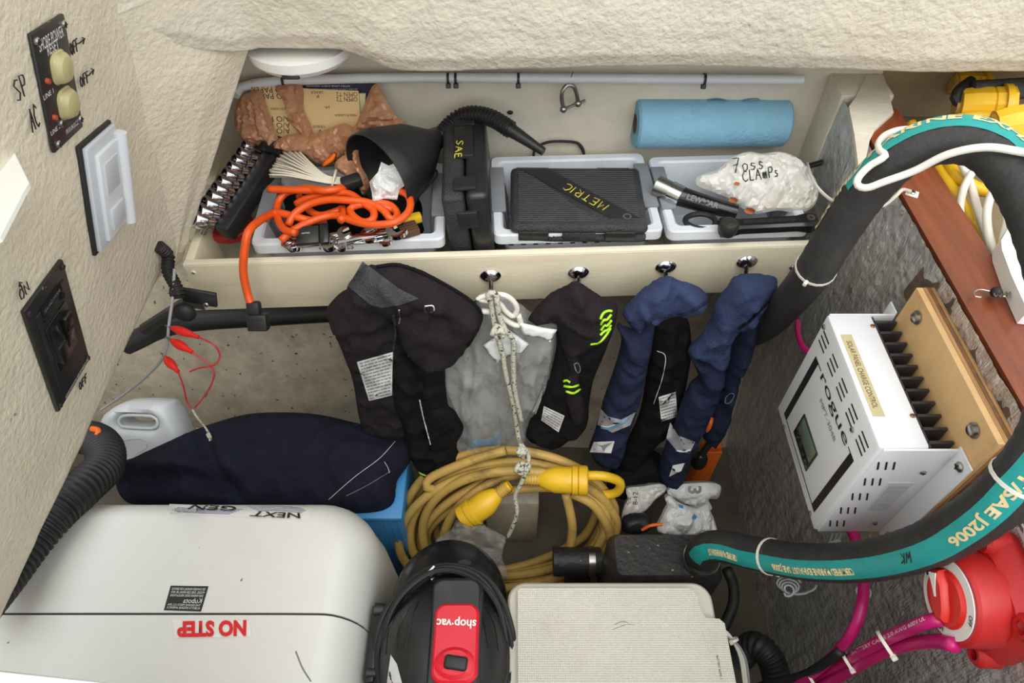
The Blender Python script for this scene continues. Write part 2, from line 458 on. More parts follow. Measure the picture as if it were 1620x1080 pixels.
STROKES = {
 'A': [[(0, 0), (.35, 1), (.7, 0)], [(.15, .4), (.58, .42)]], 'C': [[(.65, .85), (.3, 1), (.02, .6), (.05, .2), (.35, 0), (.7, .15)]],
 'D': [[(.05, 0), (.05, 1), (.5, .85), (.65, .45), (.45, .1), (.05, 0)]], 'E': [[(.6, 1), (.05, 1), (.05, 0), (.65, .02)], [(.05, .52), (.5, .55)]],
 'F': [[(.62, 1), (.05, .96), (.05, 0)], [(.05, .55), (.5, .58)]], 'H': [[(.05, 0), (.05, 1)], [(.6, 0), (.6, 1)], [(.05, .5), (.6, .53)]],
 'I': [[(.2, 0), (.2, 1)]], 'L': [[(.08, 1), (.05, 0), (.6, .02)]], 'M': [[(0, 0), (.1, 1), (.4, .35), (.7, 1), (.8, 0)]],
 'N': [[(.03, 0), (.05, 1), (.6, 0), (.62, 1)]], 'O': [[(.35, 1), (.05, .65), (.1, .15), (.4, 0), (.68, .35), (.6, .85), (.35, 1)]],
 'P': [[(.08, 0), (.05, 1), (.5, .95), (.58, .7), (.45, .5), (.06, .48)]], 'R': [[(.05, 0), (.05, 1), (.5, .95), (.58, .72), (.42, .52), (.06, .5), (.62, 0)]],
 'S': [[(.6, .88), (.3, 1), (.06, .78), (.3, .52), (.58, .28), (.35, 0), (.03, .12)]], 'T': [[(0, .98), (.66, 1)], [(.34, 1), (.32, 0)]],
 'V': [[(0, 1), (.32, 0), (.65, 1)]], 'W': [[(0, 1), (.2, 0), (.4, .7), (.6, 0), (.82, 1)]], '7': [[(.02, .95), (.6, 1), (.2, 0)], [(.1, .5), (.5, .55)]],
 'G': [[(.6, .85), (.3, 1), (.03, .55), (.3, 0), (.62, .12), (.62, .48), (.36, .46)]], '>': [[(0, .5), (1.0, .5)], [(.65, .85), (1.0, .5), (.65, .15)]],
 'B': [[(.05, 0), (.05, 1), (.5, .85), (.08, .53), (.6, .3), (.05, 0)]], 'K': [[(.05, 0), (.05, 1)], [(.6, 1), (.06, .45), (.62, 0)]], '3': [[(.05, .9), (.5, .95), (.2, .55), (.6, .3), (.05, .05)]],
 'o': [[(.3, .6), (.06, .4), (.15, .02), (.45, .08), (.5, .45), (.3, .6)]], 's': [[(.45, .55), (.15, .6), (.12, .38), (.45, .22), (.3, 0), (.03, .05)]],
 'm': [[(.03, 0), (.05, .55), (.2, .6), (.28, 0), (.32, .5), (.5, .6), (.56, 0)]], 'p': [[(.06, -.35), (.06, .58), (.45, .55), (.45, .1), (.08, .05)]],
 'a': [[(.45, .55), (.1, .45), (.1, .05), (.4, .1), (.46, .55), (.5, 0)]],
}
def scrawl(name, s, m, h, material, parent, w=None, thick=None, seed=1, skew=0.0):
    rnd = random.Random(seed); g = G(); x = 0.0; paths = []
    for ch in s:
        if ch == ' ': x += 0.5; continue
        for st in STROKES[ch]:
            paths.append([(x + px + skew * py + rnd.uniform(-.03, .03), py + rnd.uniform(-.05, .05)) for px, py in st])
        x += max(p[0] for st in STROKES[ch] for p in st) + 0.28
    k = (w / x) if w else h
    r = thick or h * 0.06
    for p in paths:
        g.tube([m @ Vector(((a - x / 2) * k, (b - 0.5) * h, r * 0.3)) for a, b in p], r, n=5, smooth=False)
    return mesh_obj(name, g, material, parent, 180)

# ------------------------------------------------------------------ soft shapes
def loop2(pts, step, smooth=True):
    c = [Vector((p[0], p[1], 0)) for p in pts]
    if smooth: P = resample(c, step, True)
    else:
        P = []
        for i in range(len(c)):
            a, b = c[i], c[(i + 1) % len(c)]; k = max(1, int(round((b - a).length / step)))
            P += [a.lerp(b, j / k) for j in range(k)]
    return [(p.x, p.y) for p in P]
def inside(px, py, poly):
    n = len(poly); r = np.zeros(len(px), bool); j = n - 1
    for i in range(n):
        xi, yi = poly[i]; xj, yj = poly[j]
        c = ((yi > py) != (yj > py)) & (px < (xj - xi) * (py - yi) / ((yj - yi) if abs(yj - yi) > 1e-12 else 1e-12) + xi)
        r ^= c; j = i
    return r
def distpoly(p, poly, closed=True):
    d = np.full(len(p), 1e9); n = len(poly)
    for i in range(n if closed else n - 1):
        a = np.array(poly[i]); b = np.array(poly[(i + 1) % n]); ab = b - a
        t = np.clip(((p - a) @ ab) / max(ab @ ab, 1e-14), 0, 1)
        q = a + t[:, None] * ab
        d = np.minimum(d, np.hypot(*(p - q).T))
    return d
def pillow(outline, m, tf, tb, w=None, res=0.012, amp=0.0, ns=20.0, nst=(1, 1), folds=(), smooth=True, ridge=False, seed=0, post=None, g=None, edge=0.0):
    """closed soft body: outline in frame m, thickness tf towards +z and tb towards -z, folds = (polyline, width, height)"""
    P = loop2(outline, res, smooth)
    xs = [p[0] for p in P]; ys = [p[1] for p in P]
    rnd = random.Random(seed + 5)
    gx = []; gy = []
    y = min(ys); row = 0
    while y < max(ys):
        x = min(xs) + (res / 2 if row % 2 else 0)
        while x < max(xs):
            gx.append(x + rnd.uniform(-.15, .15) * res); gy.append(y + rnd.uniform(-.15, .15) * res); x += res
        y += res * 0.87; row += 1
    gx = np.array(gx); gy = np.array(gy)
    pts = np.stack([gx, gy], 1)
    ok = inside(gx, gy, P)
    pts = pts[ok]
    if len(pts): pts = pts[distpoly(pts, P) > res * 0.55]
    allp = [Vector(p) for p in P] + [Vector((float(a), float(b))) for a, b in pts]
    nb = len(P)
    r = delaunay_2d_cdt(allp, [(i, (i + 1) % nb) for i in range(nb)], [], 1, 1e-7)
    vv = np.array([[p.x, p.y] for p in r[0]]); ff = r[2]
    d = distpoly(vv, P)
    if w is None: w = max(1e-4, float(d.max()))
    s = np.clip(d / w, 0, 1); h = np.sqrt(np.clip(1 - (1 - s) ** 2, 0, 1))
    add = np.zeros(len(vv))
    for (pl, fw, fh) in folds:
        dd = distpoly(vv, [tuple(p) for p in pl], False)
        add += fh * np.exp(-(dd / fw) ** 2)
    nzv = []
    for (x, y) in vv:
        q = Vector((x * ns * nst[0], y * ns * nst[1], seed * 7.3))
        if ridge:
            q = q + noise.noise_vector(q * .7) * .55
            d1 = noise.voronoi(q)[0]; d2 = noise.voronoi(q * 2.1 + Vector((3, 1, 2)))[0]
            n1 = .95 * (d1[1] - d1[0]) + .45 * (d2[1] - d2[0]) + .5 * noise.noise(q * .6) - .35
        else:
            q = q + noise.noise_vector(q * .5) * .35
            n1 = .9 * max(0, 1 - 2.4 * abs(noise.noise(q))) ** 2 + .5 * noise.noise(q * 1.9 + Vector((3, 1, 2))) + .35 * max(0, 1 - 2.6 * abs(noise.noise(q * 2.2))) ** 2 - .3
        nzv.append(n1)
    nzv = np.array(nzv) * amp
    e = np.clip(d / (res * 2), 0, 1)
    zf = tf * h + (add + nzv) * e; zb = -tb * h + nzv * 0.4 * e
    zf = np.maximum(zf, zb + 0.0006)
    v = []; f = []; back = {}
    for i, (x, y) in enumerate(vv): v.append(Vector((x, y, float(zf[i]) if d[i] > 1e-6 else 0.0)))
    for i, (x, y) in enumerate(vv):
        if d[i] > 1e-6: back[i] = len(v); v.append(Vector((x, y, float(zb[i]))))
        else: back[i] = i
    for q in ff:
        f.append(tuple(q))
        bq = tuple(back[i] for i in reversed(q))
        if set(bq) != set(q): f.append(bq)
    gg = g if g is not None else G()
    vw = [m @ p for p in v]
    if post: vw = [post(p) for p in vw]
    gg.add(vw, f); return gg
def pl2(m, uv):
    """photograph outline -> coordinates in the plane of frame m"""
    o = m.translation; n = m.col[2].to_3d(); inv = m.inverted(); r = []
    for u, v in uv:
        q = inv @ WP(u, v, o, n); r.append((q.x, q.y))
    return r
def hits(t, off=.0012):
    """find where lines of sight meet the parts of a thing built so far, a hair above the surface"""
    trees = [BVHTree.FromPolygons([Vector(v) for v in g.v], g.f) for g in GEO[t.name]]
    def f(u, v, off=off):
        r = ray(u, v).normalized(); best = None
        for b in trees:
            h = b.ray_cast(CAM, r)
            if h[0] is not None and (best is None or h[3] < best[1]): best = (h[0], h[3])
        return None if best is None else best[0] - r * off
    return f
def drape_poly(t, uv, off=.0022, res=4.0, smooth=False):
    """thin patch (label, print, tape) lying on the surface of thing t"""
    f = hits(t, off); P = loop2(uv, res, smooth)
    xs = [p[0] for p in P]; ys = [p[1] for p in P]; ii = []
    y = min(ys) + res / 2
    while y < max(ys):
        x = min(xs) + res / 2
        while x < max(xs): ii.append((x, y)); x += res
        y += res
    if ii:
        a = np.array(ii); ok = inside(a[:, 0], a[:, 1], P); a = a[ok]
        if len(a): a = a[distpoly(a, P) > res * .5]
        ii = [tuple(q) for q in a]
    allp = [Vector((float(p[0]), float(p[1]))) for p in P + ii]; nb = len(P)
    r = delaunay_2d_cdt(allp, [(i, (i + 1) % nb) for i in range(nb)], [], 1, 1e-6)
    v = []; last = None
    for p in r[0]:
        h = f(p.x, p.y)
        v.append(h)
        if h is not None: last = h
    d0 = [ (h - CAM).length for h in v if h is not None]; md = sum(d0) / len(d0) if d0 else 1.0
    v = [h if h is not None else CAM + ray(p.x, p.y).normalized() * md for h, p in zip(v, r[0])]
    g = G(); n = len(v)
    g.add(v, [tuple(q) for q in r[2]])
    return g
def drape_line(t, uv, r, off=.0006, step=2.5, sm=True):
    f = hits(t, off); c = [Vector((p[0], p[1], 0)) for p in uv]
    P = resample(c, step) if sm else c
    pts = [f(p.x, p.y) for p in P]; pts = [p for p in pts if p is not None]
    return G().tube(pts, r, 6, smooth=False) if len(pts) > 1 else G()
def drape_text(t, s, quad, off=.0012, shear=0.0, bold=0.0):
    """print fitted into a quad of sight lines TL TR BR BL on the surface of thing t"""
    f = hits(t, off); v, fc = text_geo(s, 1.0, 1.0, shear, bold)
    x0 = min(p.x for p in v); x1 = max(p.x for p in v); y0 = min(p.y for p in v); y1 = max(p.y for p in v)
    tl, tr, br, bl = [Vector(q) for q in quad]; out = []; ds = []
    uvs = []
    for p in v:
        a = (p.x - x0) / (x1 - x0); b = (p.y - y0) / max(1e-6, y1 - y0)
        q = bl.lerp(br, a).lerp(tl.lerp(tr, a), b); uvs.append(q); h = f(q.x, q.y); out.append(h)
        if h is not None: ds.append((h - CAM).length)
    md = sum(ds) / max(1, len(ds))
    return G().add([h if h is not None else CAM + ray(q.x, q.y).normalized() * md for h, q in zip(out, uvs)], fc)
def drape_scrawl(t, s, quad, r, off=.0004, seed=1):
    f = hits(t, off); rnd = random.Random(seed); x = 0.0; paths = []
    for ch in s:
        if ch == ' ': x += .5; continue
        for st in STROKES[ch]: paths.append([(x + a + rnd.uniform(-.03, .03), b + rnd.uniform(-.05, .05)) for a, b in st])
        x += max(p[0] for st in STROKES[ch] for p in st) + .28
    tl, tr, br, bl = [Vector(q) for q in quad]; g = G()
    for p in paths:
        c = []
        for a, b in p:
            q = bl.lerp(br, a / x).lerp(tl.lerp(tr, a / x), b); c.append(Vector((q.x, q.y, 0)))
        P = []
        for i in range(len(c) - 1): P += [c[i].lerp(c[i + 1], k / 4) for k in range(4)]
        P.append(c[-1]); pts = [f(q.x, q.y) for q in P]; pts = [q for q in pts if q is not None]
        if len(pts) > 1: g.tube(pts, r, n=5, smooth=False)
    return g
def rr_ring(cx, cy, w, h, r, z, n=6):
    r = min(r, w / 2 - 1e-4, h / 2 - 1e-4); P = []
    for (sx, sy, a0) in ((1, 1, 0), (-1, 1, 90), (-1, -1, 180), (1, -1, 270)):
        for i in range(n + 1):
            a = math.radians(a0 + 90 * i / n)
            P.append(Vector((cx + sx * (w / 2 - r) + r * math.cos(a), cy + sy * (h / 2 - r) + r * math.sin(a), z)))
    return P
def ziptie(name, label, p, t, r, parent=None, material='black_plastic', head=None, hs=0.006):
    """band ring round axis t at p, with a locking head"""
    t = Vector(t).normalized(); q = t.to_track_quat('Z', 'Y').to_matrix().to_4x4(); q.translation = Vector(p)
    g = G().lathe([(r + .0002, -.002), (r + .0012, -.002), (r + .0012, .002), (r + .0002, .002), (r + .0002, -.002)], q, 20, cap=False)
    h = Vector(head or (0, -0.5, -1)); h = (h - t * h.dot(t)).normalized()
    g.box((hs, hs, hs * .7), frame(Vector(p) + h * (r + hs * .4), t, h), 0.001, 1)
    if parent is not None: return mesh_obj(name, g, material, parent)
    return single(name, g, material, label, 'cable tie')

# ================================================================== THE SETTING
def sstep(a, b, x):
    t = min(1, max(0, (x - a) / (b - a))); return t * t * (3 - 2 * t)
def lump(p, s=9.0, a=1.0):
    return a * (noise.noise(p * s) + 0.5 * noise.noise(p * s * 2.3) + 0.3 * noise.noise(p * s * 5.1))
def surf(nu, nv, fn, amp=0.0, s=9.0, nrm=None):
    pts = []
    for j in range(nv + 1):
        for i in range(nu + 1):
            p = Vector(fn(i / nu, j / nv))
            if amp: p = p + (nrm(p) if callable(nrm) else nrm) * lump(p, s, amp)
            pts.append(p)
    f = [(j * (nu + 1) + i, j * (nu + 1) + i + 1, (j + 1) * (nu + 1) + i + 1, (j + 1) * (nu + 1) + i) for j in range(nv) for i in range(nu)]
    return G().add(pts, f)
def chain(pts, t):
    n = len(pts) - 1; k = min(n - 1, int(t * n)); q = t * n - k
    return Vector(pts[k]).lerp(Vector(pts[k + 1]), q)

# floor of the locker
struct('floor', surf(30, 30, lambda a, b: (-1.1 + 1.7 * a, -0.2 + 1.3 * b, 0), 0.003, 6, Vector((0, 0, 1))), 'floor', 'dirty bottom of the boat locker')
# hull wall behind everything: pale above the shelf, grey and rough below
def yb(z): return 0.86 + 0.18 * min(1, max(0, z / 0.72))
struct('wall_back', surf(70, 40, lambda a, b: (-1.1 + 2.4 * a, yb(0.66 * b), 0.66 * b), 0.004, 8, Vector((0, -1, 0))), 'hull', 'rough grey hull wall under the shelf')
struct('wall_back_upper', surf(90, 18, lambda a, b: (-0.66 + 1.26 * a, 1.04 - .002 * (1 - b), 0.625 + 0.43 * b), 0.0025, 8, Vector((0, -1, 0))), 'hull_upper', 'cream painted hull wall behind the shelf')
struct('wall_left_outer', surf(16, 12, lambda a, b: (-1.08, -0.2 + 1.3 * a, 1.0 * b), 0.004, 8, Vector((1, 0, 0))), 'hull', 'grey hull side beyond the hanging left wall')
struct('wall_front', G().box((1.7, 0.02, 0.9), T(-0.25, -0.2, 0.45)), 'hull', 'front side of the locker')

struct('wall_back_right', surf(30, 12, lambda a, b: (0.59 + .75 * a, 1.045, 0.655 + 0.40 * b), 0.0025, 8, Vector((0, -1, 0))), 'beam_shade_tan', 'hull wall behind the yellow plugs, beam shadow put into its tan colour')
# left wall: thick lumpy moulded fibreglass that leans over the locker
prof = [(-0.0, -0.10), (-0.004, -0.02), (0.0, -0.006), (0.004, -0.001), (0.010, 0.0)] + [(0.010 + 0.66 * i / 60, 0.0) for i in range(1, 61)]
def wl(a, b):
    k = b * (len(prof) - 1); i = min(len(prof) - 2, int(k)); q = k - i
    s = prof[i][0] * (1 - q) + prof[i + 1][0] * q; d = prof[i][1] * (1 - q) + prof[i + 1][1] * q
    y = -0.20 + 1.0 * a
    return Vector((OL.x, y, OL.z)) + UL * s + NL * (d + 0.012 * sstep(0.70, 0.80, y) ** 2)
wall_left = struct('wall_left', surf(110, len(prof) - 1, wl, 0.0015, 14, NL), 'wall', 'lumpy cream fibreglass wall with panels on it', 60)

# pillar between the left wall and the shelf bay
def pil(a, b):
    Lp = Vector((-0.425, 0.745, 1.16)).lerp(Vector((-0.545, 0.765, 0.69)), b)
    zz = Lp.z
    Rp = Vector((-0.515, 0.787, 0.71)) + (Vector((-0.358, 0.885, 0.985)) - Vector((-0.515, 0.787, 0.71))) * ((zz - 0.71) / 0.275)
    back = [Lp + Vector((-0.03, -0.05, 0)), Lp, Lp.lerp(Rp, .33), Lp.lerp(Rp, .66), Rp + Vector((-0.012, -0.004, 0)), Rp + Vector((-0.001, 0.012, 0)), Rp + Vector((-0.010, 0.05, 0)), Rp + Vector((-0.06, 1.06 - Rp.y, 0))]
    return chain(back, a)
struct('wall_back_left', surf(42, 40, pil, 0.003, 12, Vector((0.3, -0.9, 0)).normalized()), 'wall', 'cream fibreglass pillar beside the shelf bay', 70)

# deck beam over the shelf
def beam(a, b):
    x = -0.50 + 1.75 * a
    zb = 0.958 + 0.032 * sstep(-0.15, -0.24, x) + 0.075 * sstep(-0.35, -0.46, x) + 0.004 * math.sin(x * 7)
    yo = -0.13 * sstep(-0.33, -0.47, x)
    pr = [(0.83, 1.62), (0.850, 1.25), (0.862, 1.10), (0.868, zb + 0.07), (0.874, zb + 0.03), (0.884, zb + 0.008), (0.905, zb), (0.95, zb + 0.003), (1.06, zb + 0.02)]
    p = chain([(0, y, z) for y, z in pr], b); return (x, p.y + yo, p.z)
struct('ceiling', surf(130, 64, beam, 0.0029, 12, Vector((0, -0.9, -0.3)).normalized()), 'beam', 'cream textured deck beam over the shelf', 70)

# foil covered right wall
def foil(a, b):
    return (0.52, -0.2 + (1.195 - .022 * sstep(.86, 1.0, b)) * a, 0.866 * b)
def foiln(p):
    return Vector((-1, 0, 0))
wall_right = struct('wall_right', surf(230, 150, lambda a, b: Vector(foil(a, b)) + Vector((-0.0022 * (noise.noise(Vector((0, a * 30, b * 9))) + 1.2 * abs(noise.noise(Vector((3, a * 75, b * 16)))) + .5 * noise.noise(Vector((1, a * 190, b * 40)))), 0, 0))), 'foil', 'crinkled silver foil insulation on the right wall', 180)
struct('wall_right_back', G().box((0.07, 1.18, 0.83), T(0.560, 0.39, 0.417)), 'foil_edge', 'core of the right wall')
g = G().prism([(0.524, -0.2), (0.592, -0.2), (0.592, 0.94), (0.575, 0.955), (0.555, 0.93), (0.54, 0.90), (0.524, 0.86)], 0.034, T(0, 0, 0.834))
struct('trim_1', g, 'mahogany', 'reddish mahogany plank capping the foil wall')
g = surf(60, 6, lambda a, b: (0.512 + 0.010 * b, 0.02 + 0.60 * a, 0.800 + 0.062 * b), 0.003, 40, Vector((-1, 0, 0)))
g.add([v + Vector((0.012, 0, 0)) for v in g.v], list(g.f))
struct('trim_2', g, 'rotten', 'dark crumbling strip under the mahogany plank')
ZP = frame((0.55, 0.93, 0.874), (1, 0, 0), (0, 1, 0))
g = G().prism(pl2(ZP, [(1343, 168), (1356, 150), (1372, 118), (1398, 118), (1414, 178), (1400, 190), (1385, 204), (1376, 222), (1370, 250), (1364, 282), (1358, 262), (1352, 214)]), -.007, ZP)
g.box((.084, .075, .26), T(.557, 1.012, .742), .004)
struct('trim_3', g, 'hull_upper', 'cream filler over the back end of the plank')
struct('floor_right', surf(24, 30, lambda a, b: (0.592 + 0.7 * a, -0.2 + 1.26 * b, 0.79), 0.003, 8, Vector((0, 0, 1))), 'beam_shade_tan', 'ledge beyond the mahogany plank, beam shadow put into its tan colour')
struct('wall_right_outer', G().box((0.02, 1.3, 0.3), T(1.25, 0.42, 0.9)), 'hull', 'side of the ledge')

# white gelcoat pieces at the hatch
c = WL(45, 290)
m = frame(c, (0, 1, 0), UL)
m = Matrix((NL.cross(UL).to_4d(), UL.to_4d(), NL.to_4d(), Vector((0, 0, 0, 1)))).transposed()
m = frame(c + NL * 0.004, Vector((0, -1, 0.03)), UL)
if m.col[2].to_3d().dot(NL) < 0: m = m @ Matrix.Diagonal((1, 1, -1, 1))
ZQ = frame((-.4, .4, 1.09), (1, 0, 0), (0, 1, 0))
struct('trim_4', G().prism(pl2(ZQ, [(46, 290), (40, 277), (0, 195), (-60, 80), (-260, 120), (-260, 520), (0, 376), (38, 302)]), -.004, ZQ), 'white_gel', 'white gelcoat flap beside the left wall')
struct('trim_5', G().box((0.5, 0.24, 0.03), T(-0.46, 0.014, 0.935) @ RZ(-5.5), 0.006), 'white_gel', 'white hatch rim')
ZR = frame((.6, .5, .890), (1, 0, 0), (0, 1, 0))
g = G().prism(pl2(ZR, [(1622, 322), (1598, 356), (1584, 380), (1585, 394), (1600, 435), (1626, 492), (1700, 500), (1700, 330)]), -.021, ZR)
struct('trim_6', g, 'white_gel', 'white gelcoat corner over the mahogany plank')

# marker notes on the left wall
def wallnote(name, s, u, v, u2, v2, h, w=None, seed=1):
    a = WL(u, v); b = WL(u2, v2)
    m = frame((a + b) / 2 + NL * 0.0028, b - a, NL.cross(b - a))
    scrawl(name, s, m, h, 'ink', wall_left, w=(b - a).length, thick=0.0007, seed=seed)
wallnote('handwriting', 'OFF', 106, 78, 119, 68, 0.011, seed=2)
wallnote('handwriting', '>', 119, 68, 132, 58, 0.009, seed=3)
wallnote('handwriting', 'OFF', 122, 130, 136, 118, 0.011, seed=4)
wallnote('handwriting', '>', 135, 119, 146, 107, 0.009, seed=5)
wallnote('handwriting', 'SP', 18, 145, 37, 128, 0.019, seed=6)
wallnote('handwriting', 'AC', 42, 190, 56, 178, 0.021, seed=7)
wallnote('handwriting', 'ON', 26, 468, 41, 448, 0.011, seed=8)
wallnote('handwriting', '>', 30, 456, 24, 443, 0.008, seed=9)
wallnote('handwriting', 'OFF', 121, 612, 134, 594, 0.011, seed=10)

# ================================================================== LEFT WALL FITTINGS
def screw(m, r, parent, name='screw', material='steel'):
    g = G().lathe([(r, 0), (r, r * .3), (r * .7, r * .6), (0.0001, r * .7)], m, 14, cap=False)
    s = mesh_obj(name, g, material, parent)
    k = G().box((r * 1.3, r * .22, r * .1), m @ T(0, 0, r * .72)); k.box((r * .22, r * 1.3, r * .1), m @ T(0, 0, r * .72))
    mesh_obj('screw_slot', k, 'seam', s)
    return s
m, w, h = quadframe([(25, 68), (84, 31), (135, 187), (93, 226)], WL)
m = m @ T(0, 0, 0.002)
t = thing('breaker_panel', 'black shore power reset panel with two clear rubber boots', 'switch panel', m.translation)
mesh_obj('plate', G().box((w, h, 0.004), m, 0.0018), 'black_panel', t)
for x, y in ((-.40, .43), (.40, .43), (-.38, -.44), (.40, -.40), (-.18, -.30)): screw(m @ T(x * w, y * h, .002), .0042, t)
for k, y in enumerate((.14, -.17)):
    g = G().loft([rr_ring(0.06 * w, y * h, .030 - i[0], .030 - i[0], .010, i[1]) for i in ((0, .002), (0, .003), (.002, .004), (.003, .007), (.007, .0105), (.015, .012), (.026, .0125))], m)
    bt = mesh_obj('rubber_boot', g, 'boot', t)
    mesh_obj('button', G().cyl(m @ Vector((.06 * w, y * h, .002)), m @ Vector((.06 * w, y * h, .0105)), .006, .005), 'white_paint', bt)
    mesh_obj('indicator_lamp', G().cyl(m @ Vector((-.34 * w, y * h - .004, .001)), m @ Vector((-.34 * w, y * h - .004, .005)), .003, .0025, 12), 'red_led', t)
    letters('lettering', 'LINE ' + str(k + 1), m @ T(-.36 * w, y * h - .016, .0022), .019, .0045, 'text_white', t)
letters('lettering', 'SHORE POWER', m @ T(0, .385 * h, .0022), w * .74, .0105, 'text_white', t)
letters('lettering', 'RESET', m @ T(-.02, .315 * h, .0022) @ T(.02, 0), w * .34, .0095, 'text_white', t)
letters('lettering', 'PI10 04.0.CZ', m @ T(.14 * w, -.41 * h, .0022), w * .42, .005, 'text_white', t)

m, w, h = quadframe([(107, 260), (148, 208), (207, 330), (155, 378)], WL)
m = m @ T(0, 0, 0.002)
t = thing('outlet_cover', 'pale grey weatherproof outlet cover with spring lid', 'outlet', m.translation)
mesh_obj('gasket', G().box((w, h, .005), m, .0015), 'rubber', t)
mesh_obj('cover_plate', G().box((w * .93, h * .95, .006), m @ T(.02 * w, 0, .0045), .002), 'grey_plastic', t)
ld = mesh_obj('lid', G().box((w * .66, h * .80, .006), m @ T(.06 * w, -.02 * h, .009), .002), 'grey_light', t)
mesh_obj('lid_recess', G().box((w * .42, h * .28, .002), m @ T(.04 * w, .14 * h, .0122), .0008), 'grey_plastic', ld)
mesh_obj('finger_tab', G().box((w * .42, h * .20, .004), m @ T(.05 * w, -.24 * h, .0130), .0015), 'grey_plastic', ld)
mesh_obj('hinge', G().cyl(m @ Vector((.44 * w, .42 * h, .012)), m @ Vector((.44 * w, -.44 * h, .012)), .0075, n=14), 'grey_light', t)

m, w, h = quadframe([(17, 513), (82, 428), (145, 548), (98, 632)], WL)
m = m @ T(0, 0, .002)
t = thing('switch_panel', 'black rocker switch panel with inset black toggles', 'switch panel', m.translation)
mesh_obj('plate', G().box((w, h, .005), m, .002), 'black_panel', t)
mesh_obj('inner_plate', G().box((w * .74, h * .80, .002), m @ T(0, -.02 * h, .0030), .0008), 'black_plastic', t)
rc = mesh_obj('switch_frame', G().box((w * .56, h * .42, .003), m @ T(-.02 * w, .03 * h, .0045), .001), 'black_gloss', t)
for sx in (-1, 1):
    r_ = mesh_obj('rocker', G().box((w * .20, h * .30, .006), m @ T(-.02 * w + sx * .14 * w, .03 * h, .006) @ RX(sx * 7), .002), 'black_gloss', t)
    mesh_obj('rocker_ridge', G().box((w * .18, .002, .002), m @ T(-.02 * w + sx * .14 * w, .03 * h, .0092), .0006), 'black_plastic', r_)
    mesh_obj('side_ring', G().cyl(m @ Vector((sx * .22 * w, .30 * h, .003)), m @ Vector((sx * .22 * w, .30 * h, .006)), .004, n=12), 'black_gloss', t)
mesh_obj('name_plate', G().box((w * .52, .009, .001), m @ T(0, .36 * h, .0045)), 'black_gloss', t)
letters('lettering', 'SEALAND SYSTEMS', m @ T(0, .36 * h, .0052), w * .42, .004, 'text_grey', t)
letters('lettering', 'BLUE SEA SYSTEMS INSTALL FUSED SEE MANUAL 01 1040', m @ T(.04 * w, -.44 * h, .0046), w * .72, .0035, 'text_white', t)
for sx in (-1, 1):
    for sy in (-1, 1): screw(m @ T(sx * .44 * w, sy * .455 * h, .0022), .0035, t, material='black_plastic')

# conduit, grey wire and red clip leads hanging at the corner of the left wall
def corr(r, pitch, amp):
    return lambda s, L: r + amp * (1 if math.sin(2 * math.pi * s / pitch) > 0 else -1)
g = G().tube([WL(246, 388) + NL * .004, WL(252, 402) + NL * .012, W(266, 428, 1.005), W(278, 452, 1.0), W(283, 468, 1.0)], corr(.0085, .0056, .0009), 12, step=.0014)
t = thing('wire_conduit', 'short black corrugated conduit coming out of the left wall', 'conduit', W(265, 430, 1.0))
mesh_obj('tube', g, 'rubber', t, 40)
mesh_obj('tape_wrap', G().tube([W(272, 464, 1.0), W(288, 462, 1.0)], .009, 10, step=.004), 'black_plastic', t)
mesh_obj('grey_wire', G().tube([W(276, 425, .995), W(273, 470, .995), W(267, 515, 1.0), W(264, 548, 1.01), W(255, 570, 1.03), W(226, 600, 1.08), W(190, 628, 1.15), W(160, 648, 1.18)], .0022, 8, step=.006), 'cable_grey', t)
def clip(p, q, lab, wire, i):
    d = (q - p).normalized(); mm = d.to_track_quat('Z', 'Y').to_matrix().to_4x4(); mm.translation = p
    L = (q - p).length
    tt = thing('alligator_clip', lab, 'clip', p, 'red clip leads on the grey wire')
    mesh_obj('jaw', G().lathe([(.0008, -.008), (.002, 0), (.003, L * .25)], mm, 10), 'steel', tt)
    mesh_obj('boot', G().lathe([(.0035, L * .1), (.0062, L * .3), (.0068, L * .5), (.005, L * .72), (.0035, L * .82), (.0032, L), (.001, L * 1.01)], mm, 14), 'red_clip', tt)
    mesh_obj('lead', G().tube(wire, .0013, 6, step=.005), 'red_wire', tt)
clip(W(268, 517, 1.0), W(314, 533, .99), 'red alligator clip, topmost of three on the grey wire', [W(314, 533, .99), W(338, 545, .99), W(348, 562, 1.0), W(340, 577, 1.0), W(315, 582, 1.0), W(300, 588, 1.0)], 0)
clip(W(268, 536, 1.0), W(304, 557, .99), 'red alligator clip, middle one of three on the grey wire', [W(304, 557, .99), W(330, 575, 1.0), W(339, 592, 1.0), W(328, 620, 1.02), W(308, 645, 1.04)], 1)
clip(W(259, 563, 1.02), W(282, 588, 1.01), 'red alligator clip, lowest of three on the grey wire', [W(282, 588, 1.01), W(290, 610, 1.02), W(296, 635, 1.04), W(304, 648, 1.04)], 2)
single('string', G().tube([W(304, 647, 1.04), W(312, 660, 1.05), W(324, 675, 1.07), W(333, 690, 1.08), W(333, 697, 1.08), W(327, 686, 1.075)], .0016, 6, step=.004), 'rope', 'short frayed white string tied below the red clip leads', 'string')
# rubber cap and bracket under the shelf corner
t = thing('shelf_bracket', 'black bracket with round rubber cap under the shelf corner', 'bracket', WY(310, 480, .80))
mesh_obj('arm', G().tube([WY(230, 520, .83), WY(270, 495, .82), WY(300, 478, .80), WY(330, 480, .79)], .012, 10, step=.01), 'black_plastic', t)
mesh_obj('rubber_cap', G().sphere(W(292, 494, 1.03), .017, 8, (1, .7, 1)), 'rubber', t)
mesh_obj('tab', G().box((.05, .006, .03), T(*W(316, 470, 1.03)) @ RYm(15), .002), 'black_plastic', t)
screw(frame(W(326, 482, 1.02), (1, 0, 0), (0, .4, 1)), .004, t)

